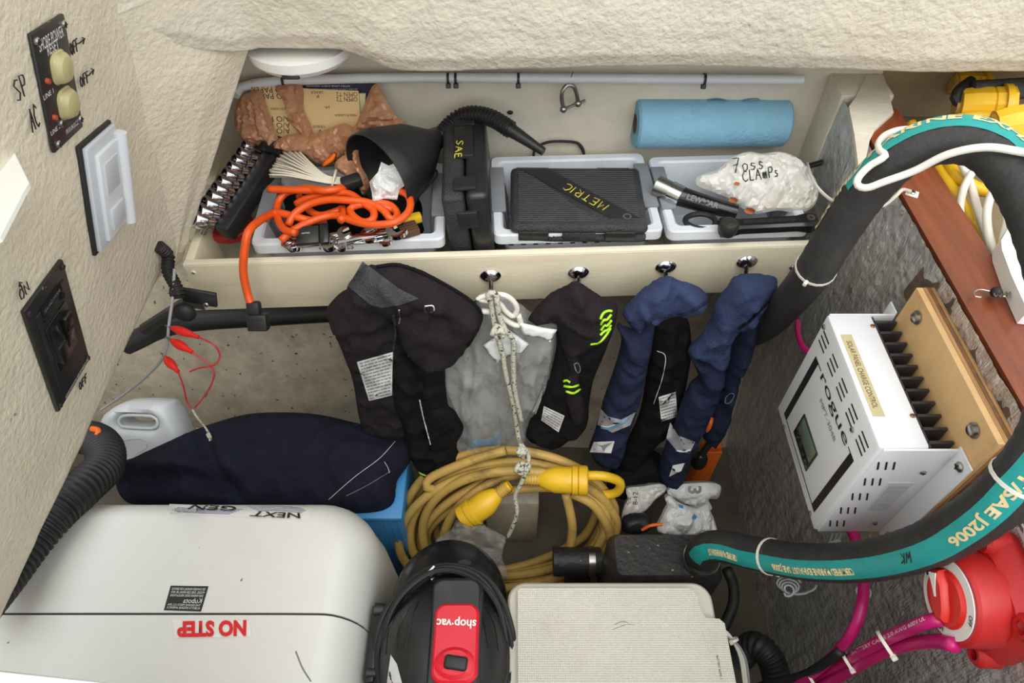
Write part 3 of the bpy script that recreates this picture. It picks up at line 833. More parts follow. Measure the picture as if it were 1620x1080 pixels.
# ================================================================== SHELF
YAW = math.degrees(math.atan2(0.045, 0.975))
SH = T(-0.505, 0.755, 0.715) @ RZ(YAW)          # shelf frame: x along the front board, y to the hull
def S(x, y, z): return SH @ Vector((x, y, z))
t = thing('tool_shelf', 'cream plywood shelf tray with tall front board', 'shelf', S(.49, .15, -.10))
fb = mesh_obj('front_board', G().box((.985, .014, .100), SH @ T(.4925, .007, -.050), .0012), 'shelf_wood', t)
mesh_obj('top_edge', G().box((.985, .012, .002), SH @ T(.4925, .007, .001), .0006), 'shelf_top', fb)
mesh_obj('side_board', G().box((.014, .27, .10), SH @ T(.007, .148, -.048), .0012), 'shelf_wood', t)
mesh_obj('bottom_board', G().box((.985, .285, .010), SH @ T(.4925, .155, -.096)), 'shelf_wood', t)
for x, z in ((.012, -.012), (.012, -.075)): screw(frame(S(x, -.0004, z), (1, YAW / 57.3, 0), (0, 0, 1)), .0042, t, material='shelf_top')
screw(frame(S(.962, -.0004, -.045), (1, YAW / 57.3, 0), (0, 0, 1)), .005, t)
# wires and dark hose under the shelf
single('under_shelf_hose', G().tube([WY(200, 545, .84), WY(280, 512, .86), WY(420, 500, .88), WY(560, 492, .89), WY(760, 486, .90)], .020, 14, step=.014), 'rubber', 'thick black hose running under the shelf board', 'hose')
for k, (mt_, lab, dz) in enumerate((('red_wire', 'dark red wire slung under the shelf front board', 0), ('rubber', 'black wire slung under the shelf front board', -.006), ('magenta', 'magenta wire slung under the shelf front board', .005))):
    pts = [S(x, .030 - .004 * k, -.112 + dz + .006 * math.sin(x * 11 + k * 1.3)) for x in [.0 + .12 * i for i in range(9)]]
    single('wire', G().tube(pts, .0028, 8, step=.012), mt_, lab, 'wire')

# chrome hooks
def hook(u, v, lab):
    p = S(1, 0, 0); n = SH.to_3x3() @ Vector((0, 1, 0))
    c = WP(u, v, S(0, 0, 0), n)
    m = frame(c, SH.to_3x3() @ Vector((1, 0, 0)), (0, 0, 1))
    tt = thing('coat_hook', lab, 'hook', c, 'chrome hooks on the shelf board')
    mesh_obj('base_plate', G().lathe([(.0001, 0), (.017, 0), (.017, .002), (.013, .006), (.006, .0085), (.0001, .009)], m @ T(0, .002, 0) @ Matrix.Diagonal((1, .8, 1, 1)), 20, cap=False), 'chrome', tt)
    mesh_obj('stem', G().tube([m @ Vector(q) for q in ((0, 0, .004), (0, -.012, .010), (0, -.026, .013), (0, -.034, .022), (0, -.030, .032), (0, -.022, .035))], lambda s, L: .0042 - .0008 * math.sin(s / L * 3), 10, step=.004), 'chrome', tt)
    mesh_obj('ball_tip', G().sphere(m @ Vector((0, -.020, .0355)), .0052, 8), 'chrome', tt)
hook(776, 437, 'chrome coat hook carrying the knotted rope')
hook(915, 432, 'chrome coat hook holding the black vest with lime stripes')
hook(1053, 423, 'chrome coat hook holding the navy vest with the broad collar')
hook(1181, 415, 'chrome coat hook nearest the foil wall, over the last navy vest')

# storage bins
def bin_(x0, x1, y0, y1, lab, word=None, wx=None, holes=False):
    w = x1 - x0; d = y1 - y0; cx = (x0 + x1) / 2; cy = (y0 + y1) / 2
    tt = thing('storage_bin', lab, 'bin', S(cx, cy, -.09), 'white bins on the shelf')
    zt = .022; rim = .016; wall = .004
    rings = []
    def ring(inset, z, r): return rr_ring(cx, cy, w - 2 * inset, d - 2 * inset, r, z, 4)
    rings = [ring(.030, -.088, .012), ring(.012, .0, .014), ring(.008, .002, .014), ring(0, .003, .012), ring(0, zt - .003, .012), ring(.002, zt, .011), ring(rim - .003, zt, .010), ring(rim, zt - .003, .009), ring(rim + .004, 0, .009), ring(.034, -.082, .008)]
    g = G().loft(rings, SH)
    body = mesh_obj('tub', g, 'bin', tt)
    for sx in (-1, 1):
        gx = cx + sx * (w / 2 - .010)
        hh = mesh_obj('grip', G().box((.024, d * .56, .006), SH @ T(gx, cy + .01, zt + .001), .002), 'bin_grey', tt)
        mesh_obj('inner_panel', G().box((.003, d * .56, .05), SH @ T(cx + sx * (w / 2 - .0215), cy + .01, -.010) @ RYm(sx * 10)), 'bin_grey', hh)
        for k in range(5):
            mesh_obj('grip_rib', G().box((.0045, .002, .045), SH @ T(cx + sx * (w / 2 - .0235), cy + .01 + (k - 2) * d * .10, -.010) @ RYm(sx * 10)), 'bin_grey', hh)
    if holes:
        for k in range(12):
            mesh_obj('slot', G().box((.008, .003, .006), SH @ T(x0 + .028 + k * (w - .05) / 11, y0 + .0135, -.008)), 'seam', tt)
    if word:
        scrawl('handwriting', word, SH @ T(wx[0], y0 - .0006, .0125) @ RX(90), .0085, 'ink', tt, w=wx[1], thick=.0006, seed=4)
    return tt
bin_(.104, .402, .020, .215, 'white bin holding wrenches and the orange cord', 'WRENCHES', (.235, .055))
bin_(.478, .745, .024, .228, 'white bin holding the flat black tool case, with slots along its front', 'SCREWDRIVERS', (.602, .078), True)
bin_(.752, .978, .020, .215, 'white bin holding winch handles and the tied plastic bag')

# socket rail with chrome sockets
ra = WZ(330, 358, .735); rb = WZ(412, 235, .775)
ax = (rb - ra).normalized(); L = (rb - ra).length
m = frame(ra, ax, Vector((0, 0, 1)).cross(ax))
t = thing('socket_rail', 'black plastic socket rail standing at the left end of the shelf', 'socket rail', ra - Vector((0, 0, .05)))
off = Vector((.022, -.004, -.012))
mm = m.copy(); mm.translation = ra + off
mesh_obj('rail', G().box((L, .026, .030), mm @ T(L / 2, 0, 0), .003), 'black_plastic', t)
mesh_obj('end_block', G().box((.035, .040, .040), mm @ T(L + .008, 0, .004), .003), 'black_gloss', t)
mesh_obj('end_window', G().box((.020, .024, .002), mm @ T(L + .008, 0, .0248), .0008), 'seam', t)
for k in range(11):
    q = .006 + k * (L - .012) / 10.0
    r = .0145 - .0050 * k / 10
    p = ra + ax * q + Vector((-.006, -.004, .008))
    d = Vector((-.62, -.42, .66)).normalized()
    qm = d.to_track_quat('Z', 'Y').to_matrix().to_4x4(); qm.translation = p - d * .012
    g = G().lathe([(r * .8, 0), (r * .8, .010), (r, .013), (r, .028), (r * .94, .0295), (r * .72, .0295), (r * .68, .018), (.0001, .018)], qm, 18, cap=False)
    names = ['largest', 'second largest', 'third', 'fourth', 'fifth', 'sixth', 'seventh', 'eighth', 'ninth', 'tenth', 'smallest']
    single('socket', g, 'chrome', 'chrome socket, %s%s on the black rail' % (names[k], '' if k in (0, 1, 10) else ' counted from the shelf front'), 'socket', 'chrome sockets on the rail')
single('socket_adapter', G().cyl(WZ(320, 368, .73), WZ(330, 352, .745), .006, .004, 12), 'chrome', 'small chrome stub at the front end of the socket rail', 'socket')

# red lidded tub under the rail
p = WZ(372, 372, .665)
t = thing('round_tub', 'clear plastic tub with red lid beside the wrench bin', 'tub', p - Vector((0, 0, .04)))
mesh_obj('body', G().lathe([(.030, -.03), (.034, .012), (.036, .014)], T(p.x, p.y, p.z), 24), 'clear_box', t)
mesh_obj('lid', G().lathe([(.0001, .026), (.034, .027), (.037, .024), (.037, .014), (.034, .013)], T(p.x, p.y, p.z), 28, cap=False), 'red_wire', t)

# METRIC case lying on the bin
q = [(806, 260), (1016, 263), (1036, 369), (797, 371)]
m, w, h = quadframe(q, lambda u, v: WZ(u, v, .757 + (300 - v) * .00008))
def tool_case(m, w, h, d, lab, word):
    tt = thing('tool_case', lab, 'tool case', m @ Vector((0, 0, -d)))
    body = mesh_obj('lower_shell', G().box((w, h, d * .48), m @ T(0, 0, -d * .76), .008, 3), 'case_black', tt)
    top = mesh_obj('upper_shell', G().box((w, h, d * .48), m @ T(0, 0, -d * .24), .009, 3), 'case_black', tt)
    for i in range(26):
        y = -.40 * h + i * .80 * h / 25
        xs = (-.44 * w, .44 * w)
        # diagonal smooth band interrupts the ribs
        b0 = -.30 * w + (h * .42 - y) / h * .62 * w - .085 * w; b1 = b0 + .22 * w
        for a, b in ((xs[0], min(b0, xs[1])), (max(b1, xs[0]), xs[1])):
            if b - a > .01 and not (y < -.22 * h and a < 0 and b < .0):
                mesh_obj('rib', G().box((b - a, h * .009, .0012), m @ T((a + b) / 2, y, .0002)), 'case_ribs', top)
    band = [(-.42 * w, .43 * h), (-.20 * w, .43 * h), (.44 * w, -.36 * h), (.22 * w, -.36 * h)]
    mesh_obj('name_band', G().prism(band, .0016, m, -.0003), 'case_smooth', top)
    for sx in (-.33, .30):
        mesh_obj('latch', G().box((w * .22, .012, d * .5), m @ T(sx * w, -.5 * h + .003, -d * .5), .002), 'case_smooth', tt)
        mesh_obj('hinge_block', G().box((w * .26, .010, d * .4), m @ T(sx * w, .5 * h + .001, -d * .4), .002), 'case_smooth', tt)
    mesh_obj('handle', G().box((w * .24, .008, d * .35), m @ T(0, -.5 * h + .002, -d * .5), .002), 'case_black', tt)
    a = math.degrees(math.atan2(-.79 * h, .64 * w))
    scrawl('handwriting', word, m @ T(.05 * w, -.02 * h, .0016) @ RZ(180 + a), .016, 'gold_text', tt, w=.085 if len(word) > 3 else .045, thick=.0009, seed=3)
    mesh_obj('emblem', G().lathe([(.004, 0), (.007, 0), (.007, .001), (.004, .001), (.004, 0)], m @ T(.35 * w, -.34 * h, .0008), 16, cap=False), 'case_ribs', top)
    return tt
mat('gold_text', (206, 192, 70), 0.5, var=0.08)
m = m @ T(0, .006, 0); w *= .95; h *= .90
tool_case(m, w, h, .036, 'flat black tool case marked METRIC lying in a bin', 'METRIC')
# SAE case standing on edge between the two bins
m = frame(S(.446, .130, .030), SH.to_3x3() @ Vector((0, -1, .0)), SH.to_3x3() @ Vector((.10, 0, 1)))
m2 = m @ RX(90)
o = SH @ T(.445, .128, 0)
t = thing('tool_case', 'black tool case marked SAE standing on edge between two bins', 'tool case', S(.445, .128, -.09))
TL_ = RYm(-4)
mesh_obj('left_shell', G().box((.034, .215, .180), o @ TL_ @ T(-.019, 0, .012), .009, 3), 'case_black', t)
mesh_obj('right_shell', G().box((.034, .215, .180), o @ TL_ @ T(.017, 0, .012), .009, 3), 'case_smooth', t)
mesh_obj('handle', G().box((.030, .080, .008), o @ TL_ @ T(-.001, .025, .104), .002), 'case_smooth', t)
for yy in (-.080, .085):
    mesh_obj('latch', G().box((.034, .030, .006), o @ TL_ @ T(0, yy, .104), .002), 'case_smooth', t)
mesh_obj('front_latch', G().box((.030, .008, .030), o @ TL_ @ T(0, -.109, .060), .002), 'case_smooth', t)
mesh_obj('handwriting', drape_scrawl(t, 'SAE', [(733, 222), (729, 252), (719, 254), (722, 222)], .0009, seed=6), 'gold_text', t, 180)
scrawl('handwriting', 'SAE', o @ TL_ @ T(.006, -.108, -.036) @ RX(90) , .010, 'gold_text', t, w=.030, thick=.0008, seed=9)

# blue paper towel roll
pa = WY(1017, 216, 1.0); pb = WY(1276, 217, 1.0)
R_ = .040; pa = S(.725, .235, .075); pb = S(.985, .235, .070)
d = (pb - pa); qm = d.to_track_quat('Z', 'Y').to_matrix().to_4x4(); qm.translation = pa
t = thing('paper_towel_roll', 'roll of blue shop towels lying behind the bins', 'towel roll', (pa + pb) / 2 - Vector((0, 0, R_)))
Ld = d.length
mesh_obj('paper', G().lathe([(.017, 0), (R_ - .004, 0), (R_, .004), (R_, Ld - .004), (R_ - .004, Ld), (.017, Ld), (.017, 0)], qm, 40, cap=False), 'towel_blue', t)
mesh_obj('core', G().lathe([(.014, .0005), (.017, .0005), (.017, Ld - .0005), (.014, Ld - .0005), (.014, .0005)], qm, 28, cap=False), 'cardboard', t)
fl = surf(20, 6, lambda a, b: pa + d * (.45 + .34 * a) + Vector((0, .002 + .028 * b, R_ + .003 * math.sin(a * 9) * (1 - b) + .0015 - .008 * b)), 0)
fl.add([v + Vector((0, 0, -.001)) for v in fl.v], list(fl.f)); mesh_obj('loose_sheet', fl, 'towel_blue', t, 180)

# tied plastic bag of clamps
m = frame(WZ(1200, 285, .765), (1, .02, 0), (0, .75, .66))
out = pl2(m, [(1105, 278), (1135, 268), (1160, 248), (1185, 240), (1205, 243), (1235, 240), (1262, 250), (1285, 275), (1295, 300), (1288, 325), (1265, 337), (1230, 333), (1195, 338), (1172, 328), (1150, 312), (1118, 300), (1102, 292)])
t = thing('plastic_bag', 'crumpled milky plastic bag with marker writing lying on the winch handles', 'bag', m.translation - Vector((0, 0, .03)))
mesh_obj('bag_body', pillow(out, m, .020, .016, .045, .0044, .014, 34, (1.5, .8), ridge=True, seed=3), 'clear_white_bag', t, 22)
mesh_obj('handwriting', drape_scrawl(t, '7oss', [(1158, 250), (1210, 249), (1212, 265), (1160, 274)], .0009, seed=11), 'ink', t, 180)
mesh_obj('handwriting', drape_scrawl(t, 'CLAmPs', [(1174, 270), (1232, 262), (1234, 278), (1176, 288)], .0009, seed=12), 'ink', t, 180)
for u, v, r in ((1186, 333, 7), (1160, 316, 6), (1166, 290, 4)):
    mesh_obj('rust_stain', drape_poly(t, [(u + r * 1.3 * math.cos(a * 1.05), v + r * .8 * math.sin(a * 1.05) + (a % 2)) for a in range(6)], .0008, 2.0), 'rust_stain', t, 180)
# winch handles
def tubez(pts, z): return [WZ(u, v, z + dz) for u, v, dz in pts]
t = thing('winch_handle', 'black winch handle with worn silver socket head lying under the plastic bag', 'winch handle', WZ(1100, 310, .71))
mesh_obj('silver_head', G().cyl(WZ(1038, 293, .752), WZ(1068, 307, .748), .017, .016, 18), 'steel', t)
mesh_obj('neck_ring', G().cyl(WZ(1060, 303, .749), WZ(1078, 312, .747), .0178, n=18), 'chrome', t)
mesh_obj('grip', G().tube([WZ(1072, 309, .747), WZ(1100, 318, .742), WZ(1135, 328, .738), WZ(1165, 336, .735)], lambda s, L: .0165 - .004 * s / L, 14, step=.006), 'black_gloss', t)
gm = frame(WZ(1112, 318, .7615), WZ(1150, 332, .74) - WZ(1080, 310, .744), (0, 1, .3))
letters('lettering', 'LEWMAR', gm @ T(0, 0, -.0003), .050, .011, 'text_grey', t, bold=.01)
t = thing('winch_handle', 'long black winch handle with round corroded knob along the bin front', 'winch handle', WZ(1200, 360, .71))
m = frame(WZ(1215, 356, .742), WZ(1290, 352, .742) - WZ(1145, 360, .742), (0, 1, 0))
Lh = (WZ(1290, 352, .742) - WZ(1140, 360, .742)).length
mesh_obj('arm', G().loft([[Vector((x, y * wd, z * th)) for y, z in ((-1, -.6), (-.7, -1), (.7, -1), (1, -.6), (1, .6), (.7, 1), (-.7, 1), (-1, .6))] for x, wd, th in ((-Lh / 2, .014, .012), (-Lh * .40, .015, .011), (-Lh * .30, .0115, .009), (Lh * .30, .0125, .009), (Lh * .42, .016, .011), (Lh * .5, .011, .010))], m), 'black_gloss', t)
mesh_obj('arm_groove', G().box((Lh * .55, .008, .001), m @ T(.0, 0, .0091)), 'black_plastic', t)
mesh_obj('lock_socket', G().lathe([(.003, .0), (.0065, 0), (.0065, .002), (.003, .002), (.003, 0)], m @ T(Lh * .43, 0, .010), 16, cap=False), 'steel', t)
mesh_obj('knob', G().lathe([(.013, -.004), (.015, .004), (.0155, .012), (.013, .017), (.006, .019), (.0001, .0195)], m @ T(-Lh * .46, -.012, .004), 20, cap=False), 'muffler', t)
cr = WZ(1108, 350, .733)
single('rubber_ring', G().tube([cr + Vector((.024 * math.cos(a), .018 * math.sin(a), .001 * math.sin(2 * a))) for a in [k * math.pi / 6 for k in range(12)]], .0045, 10, True, step=.004), 'rubber', 'black rubber ring lying in the winch handle bin', 'ring')
# black pry rod at the right end
t = thing('rod_tool', 'short black rod tool leaning over the right bin rim', 'tool', WZ(1300, 258, .76))
mesh_obj('shaft', G().tube([WZ(1278, 263, .752), WZ(1318, 252, .762)], .0048, 10), 'black_gloss', t)
mesh_obj('eye', G().lathe([(.002, -.003), (.006, -.003), (.006, .003), (.002, .003), (.002, -.003)], T(*WZ(1319, 252, .763)) , 14, cap=False), 'black_gloss', t)
# coil of thin black cable behind the middle bin
single('cable_coil', G().tube([S(.60 + .045 * math.cos(a), .245 + .004 * math.sin(3 * a), .010 + .030 * math.sin(a)) for a in [i * .7 for i in range(20)]], .0024, 6, step=.006), 'rubber', 'thin black cable coil against the hull behind the middle bin', 'cable')

# ---------------------------------------------------------------- white pipe, ties, lamp and shackle under the beam
pipe = [WY(384, 137, 1.015), WY(450, 128, 1.015), WY(640, 123, 1.015), WY(900, 124, 1.015), WY(1270, 126, 1.015)]
single('white_conduit_pipe', G().tube([W(372, 150, 1.09)] + pipe, .0075, 14, step=.02), 'pipe_white', 'long thin white pipe along the top of the hull wall', 'pipe')
for i, (u, v, lab) in enumerate(((449, 128, 'black cable tie on the white pipe below the round lamp'), (709, 124, 'black cable tie, first of the close pair on the white pipe'), (721, 124, 'black cable tie, second of the close pair on the white pipe'), (820, 124, 'black cable tie on the white pipe between the pair and the shackle'), (1114, 125, 'black cable tie on the white pipe above the towel roll'))):
    ziptie('cable_tie', lab, WY(u, v, 1.015), (1, 0, 0), .0078, hs=.008)
c = WY(478, 75, .950)
t = thing('dome_lamp', 'round white dome lamp with small black switch under the beam', 'lamp', c)
mesh_obj('dome', G().lathe([(.0001, -.020), (.045, -.019), (.068, -.013), (.076, -.004), (.078, .010), (.0001, .012)], T(c.x, c.y, c.z + .004), 40, cap=False), 'white_paint', t)
mesh_obj('switch', G().box((.024, .008, .010), T(c.x - .003, c.y - .070, c.z - .004) @ RX(-25), .002), 'black_plastic', t)
c = WY(900, 150, 1.010)
t = thing('shackle', 'small steel shackle hanging from a thread on the hull wall', 'shackle', c - Vector((0, 0, .03)))
sm = T(c.x, c.y, c.z) @ RYm(-12) @ RZ(20)
mesh_obj('bow', G().tube([sm @ Vector(p) for p in ((-.013, 0, -.020), (-.013, 0, -.004), (-.010, 0, .010), (0, 0, .017), (.010, 0, .010), (.013, 0, -.004), (.013, 0, -.020))], .0034, 10, step=.003), 'steel', t)
for s_ in (-1, 1): mesh_obj('lug', G().sphere(sm @ Vector((s_ * .013, 0, -.021)), .0062, 8), 'steel', t)
mesh_obj('pin', G().cyl(sm @ Vector((-.019, 0, -.021)), sm @ Vector((.026, 0, -.021)), .0026, n=10), 'steel', t)
mesh_obj('thread', G().tube([sm @ Vector((0, 0, .014)), c + Vector((.004, 0, .040))], .0006, 5), 'seam', t)
single('drain_hole', G().sphere(WY(807, 178, 1.037), .004, 6, (1.3, .5, 1)), 'seam', 'small dark hole in the cream hull wall', 'hole')

# ================================================================== CLUTTER AT THE LEFT END OF THE SHELF
film_mat('brown_film', (196, 144, 108), 0.80, 0.14, 0.9, 60)
def c3(L): return [(280 + x / 3, 80 + y / 3) for x, y in L]
def up_plane(u, v, Y, lean=.35, yaw=0.0):
    return frame(WY(u, v, Y), (1, yaw, 0), (0, lean, 1))
# sandpaper sheets and packet leaning on the hull
m = up_plane(520, 170, 1.005, .22)
def sheet(uv, dn, lab, words):
    o = pl2(m, uv)
    tt = thing('sandpaper_sheet', lab, 'sandpaper', m @ Vector((sum(p[0] for p in o) / len(o), min(p[1] for p in o), dn)), 'sandpaper sheets in the brown bag')
    mesh_obj('sheet', G().prism(o, .0022, m, dn), 'sandpaper', tt)
    for (s, u, v, w_, h_) in words:
        q = pl2(m, [(u, v)])[0]
        letters('lettering', s, m @ T(q[0], q[1], dn + .0026) @ RZ(180), w_, h_, 'text_black', tt)
sheet([(398, 128), (474, 136), (482, 180), (470, 240), (405, 226)], .001, 'tan sandpaper sheet showing A/O print, in the brown bag', [('A/O PAPER', 428, 141, .060, .009), ('A/O PAPER', 430, 151, .060, .009), ('MADE IN CANADA', 444, 171, .032, .004), ('A/O P', 444, 187, .034, .009), ('A/O P', 444, 197, .034, .009), ('A/O P', 444, 206, .034, .009)])
sheet([(480, 138), (568, 142), (572, 196), (540, 214), (484, 224)], .004, 'tan sandpaper sheet printed OPEN T2, in the brown bag', [('GRADE', 503, 144, .020, .0045), ('P', 504, 150, .004, .005), ('OPEN T2', 550, 147, .034, .007), ('OPEN T2', 550, 155, .034, .007), ('JA', 519, 167, .010, .005), ('MADE IN CANADA', 548, 180, .036, .004), ('GRADE', 506, 198, .020, .0045), ('P', 507, 204, .004, .005)])
t = thing('paper_packet', 'dark blue packet with cream label behind the sandpaper', 'packet', WY(540, 180, 1.02))
m2 = up_plane(540, 150, 1.018, .2)
mesh_obj('packet', G().prism(pl2(m2, [(478, 131), (594, 131), (590, 180), (480, 180)]), .006, m2), 'pack_blue', t)
mesh_obj('label', G().prism(pl2(m2, [(564, 145), (580, 145), (578, 182), (564, 184)]), .0095, m2), 'label_cream', t)
for k in range(2): letters('lettering', 'EXTRA LARGE SHEETS ASSORTED', m2 @ T(*pl2(m2, [(520 + 12 * k, 134 + 5 * k)])[0], .0064) @ RZ(180), .07, .0025, 'text_white', t)
# brown plastic carrier bag, crumpled round the sheets
t = thing('carrier_bag', 'crumpled brown plastic carrier bag around sandpaper at the shelf end', 'bag', WY(490, 250, .97) - Vector((0, 0, .02)))
mA = up_plane(430, 200, .985, .40); mB = up_plane(540, 220, .970, .45)
kw = dict(res=.0050, ridge=True)
mesh_obj('left_fold', pillow(pl2(mA, c3([(290, 235), (330, 205), (395, 190), (425, 260), (465, 380), (500, 465), (460, 495), (410, 430), (330, 440), (272, 350)])), mA, .014, .008, .03, amp=.019, ns=44, nst=(1.9, .5), seed=1, **kw), 'brown_film', t, 14)
mesh_obj('centre_fold', pillow(pl2(mA, c3([(468, 168), (592, 164), (602, 280), (640, 370), (650, 485), (612, 495), (590, 405), (535, 340), (505, 240)])), mA, .014, .004, .02, amp=.019, ns=44, nst=(2.0, .45), seed=2, **kw), 'brown_film', t, 14)
mesh_obj('lower_fold', pillow(pl2(mB, c3([(450, 455), (520, 400), (640, 395), (720, 370), (800, 345), (860, 390), (840, 450), (790, 500), (730, 545), (650, 530), (600, 490), (520, 480)])), mB, .020, .015, .03, amp=.019, ns=44, nst=(1.0, 1.0), seed=4, **kw), 'brown_film', t, 14)
mesh_obj('handle_knot', pillow(pl2(mB, c3([(800, 400), (850, 345), (890, 250), (930, 165), (965, 170), (1000, 250), (1040, 310), (1085, 345), (1100, 385), (1010, 395), (920, 405), (870, 450), (820, 500), (780, 480)])), mB, .014, .012, .03, amp=.019, ns=44, nst=(.9, 1.6), seed=5, **kw), 'brown_film', t, 14)
mC = up_plane(570, 260, .925, .5)
mesh_obj('hanging_handle', pillow(pl2(mC, c3([(815, 445), (850, 425), (872, 540), (905, 600), (912, 650), (885, 690), (860, 640), (838, 545)])), mC, .012, .006, .012, amp=.019, ns=44, nst=(2.0, .5), seed=6, **kw), 'brown_film', t, 14)
mesh_obj('small_fold', pillow(pl2(mC, c3([(760, 520), (820, 490), (850, 560), (845, 610), (790, 590), (750, 560)])), mC, .012, .006, .02, amp=.019, ns=44, seed=7, **kw), 'brown_film', t, 14)
mesh_obj('orange_print', pillow(pl2(mB, c3([(705, 520), (765, 465), (775, 480), (760, 515), (715, 540)])), mB @ T(0, 0, .024), .008, .004, .02, amp=.002, ns=30, res=.004, seed=8), 'orange2', t, 180)
# bundle of white cable ties
t = thing('cable_tie_bundle', 'fanned bundle of white cable ties on the wrench bin', 'cable ties', WZ(480, 280, .74))
rnd = random.Random(4)
for i in range(30):
    a = i / 29.0
    e = Vector((445 + 100 * max(0, a - .25) / .75, 598 - 60 * min(1, a / .45) - 105 * max(0, a - .3) / .7))
    lay = (i % 3) * .004
    pts = [WZ(280 + e.x / 3 + rnd.uniform(-2, 2), 80 + e.y / 3, .770 + lay), WZ(280 + (e.x * .55 + 640 * .45) / 3, 80 + (e.y * .55 + (560 + 50 * (1 - a)) * .45) / 3 - 1, .776 + lay), WZ(280 + 700 / 3, 80 + (590 + 38 * (1 - a)) / 3, .774 + lay * .6), WZ(280 + 790 / 3 + rnd.uniform(-3, 3), 80 + (605 + 30 * (1 - a)) / 3, .772)]
    mesh_obj('strand', G().tube(pts, .0019, 5, step=.006), 'zip_white', t, 180)
pb_ = WZ(280 + 745 / 3, 80 + 608 / 3, .773)
bd = G().tube([pb_ + Vector((.004 * math.sin(a), .017 * math.cos(a), .010 * math.sin(a))) for a in [i * 2 * math.pi / 12 for i in range(12)]], .0022, 6, True, step=.004)
mesh_obj('band', bd, 'zip_white', t, 180)
# long neck funnel
mouth = W(606, 272, 1.07); neck = W(690, 219, 1.125)
ax = (neck - mouth).normalized(); Lf = (neck - mouth).length
fm = ax.to_track_quat('Z', 'Y').to_matrix().to_4x4(); fm.translation = mouth
t = thing('funnel', 'black plastic funnel with bent ribbed spout', 'funnel', WZ(640, 300, .73))
mesh_obj('cone', G().lathe([(.068, -.014), (.070, -.014), (.070, .004), (.068, .012), (.050, Lf * .55), (.020, Lf * .93), (.016, Lf + .01), (.0145, Lf + .01), (.018, Lf * .92), (.048, Lf * .53), (.066, .010), (.068, .003), (.068, -.014)], fm, 48, cap=False), 'black_plastic', t)
sp = [neck - ax * .012, W(700, 211, 1.125), W(722, 189, 1.13), W(748, 181, 1.12), W(778, 187, 1.11), W(808, 205, 1.10)]
mesh_obj('ribbed_spout', G().tube(sp, corr(.0132, .0062, .0013), 16, step=.00155), 'black_plastic', t, 40)
mesh_obj('tip', G().tube([W(804, 203, 1.10), W(830, 220, 1.095), W(860, 240, 1.09)], lambda s, L: .0115 - .0048 * s / L, 16, step=.008), 'black_plastic', t)
single('bent_wire', G().tube([WZ(680, 262, .775), WZ(692, 274, .77), WZ(680, 292, .765), WZ(668, 305, .76)], .0018, 6, step=.004), 'rubber', 'bent black wire hooked over the wrench bin rim', 'wire')
# white rag in the funnel mouth
mR = frame(W(612, 283, 1.045), (1, .1, 0), (0, .6, .8))
single('rag', pillow(pl2(mR, [(584, 288), (598, 272), (603, 256), (615, 262), (628, 256), (636, 276), (645, 290), (632, 300), (628, 316), (606, 314), (590, 324), (588, 304)]), mR, .004, .004, .03, .0026, .020, 42, ridge=True, smooth=False, seed=9), 'white_bag', 'crumpled white rag stuffed in the funnel mouth', 'rag', sharp=20)
# dark tool roll filling the wrench bin
mT = frame(WZ(570, 345, .690), (1, .046, 0), (-.046, 1, 0))
single('tool_roll', pillow(pl2(mT, [(455, 318), (560, 306), (655, 310), (668, 350), (660, 372), (560, 376), (470, 374), (452, 345)]), mT, .030, .012, .03, .006, .008, 26, seed=8), 'pfd_black2', 'dark tool roll filling the wrench bin under the orange cord', 'tool roll', sharp=180)
# orange extension cord
t = thing('extension_cord', 'tangled orange extension cord draped over the shelf front', 'cord', WZ(540, 330, .74))
def oc(px, r=.0058):
    return G().tube([WZ(420 + x / 6.23, 270 + y / 6.23, z) for x, y, z in px], r, 12, step=.006)
P1 = [(600, 190, .785), (300, 190, .783), (30, 180, .780)]
P2 = [(790, 155, .782), (700, 182, .788), (560, 195, .789), (420, 170, .784), (300, 190, .774), (190, 225, .770), (120, 330, .762), (125, 480, .760), (190, 580, .763), (300, 612, .768)]
P3 = [(300, 330, .760), (430, 265, .770), (650, 225, .778), (820, 225, .780), (950, 310, .778), (1060, 390, .775), (1055, 480, .772), (960, 505, .770), (860, 440, .770), (840, 370, .772), (950, 330, .776), (1100, 340, .772), (1280, 390, .765)]
P4 = [(225, 540, .757), (280, 430, .766), (430, 330, .774), (620, 285, .780), (800, 290, .782), (1000, 310, .780), (1150, 380, .775), (1240, 480, .768), (1300, 430, .766), (1230, 340, .770), (1080, 310, .774)]
P5 = [(1170, 222, .778), (1290, 195, .782), (1400, 240, .782), (1430, 340, .780), (1380, 440, .778), (1250, 515, .776), (1050, 530, .772), (880, 500, .768), (700, 440, .764), (560, 460, .762), (420, 510, .760), (270, 590, .758), (150, 690, .752)]
P6 = [(330, 250, .750), (420, 380, .752), (540, 440, .754), (700, 400, .756), (760, 370, .760), (770, 430, .764), (740, 490, .768)]
for px_ in (P1, P2, P3, P4, P5, P6): mesh_obj('cord_loop', oc(px_), 'orange', t, 180)
lead = [WZ(420 + x / 6.23, 270 + y / 6.23, z) for x, y, z in ((600, 480, .752), (450, 490, .756), (320, 460, .762), (180, 425, .764), (60, 425, .764))]
bend = [S(.104, -.004, .045), S(.090, -.014, .018)]
lead += [W(396, 362, .985), W(387, 395, .985), W(385, 430, 1.0), W(391, 462, 1.015), W(398, 484, 1.02)]
mesh_obj('hanging_lead', G().tube(lead, .0060, 12, step=.006), 'orange', t, 180)
pm = frame(W(403, 497, 1.025), (1, 0, 0), (0, .55, .83))
pl_ = mesh_obj('plug', G().box((.020, .020, .016), pm @ T(0, .010, 0), .004).box((.030, .026, .018), pm @ T(.004, -.012, 0), .003), 'rubber', t)
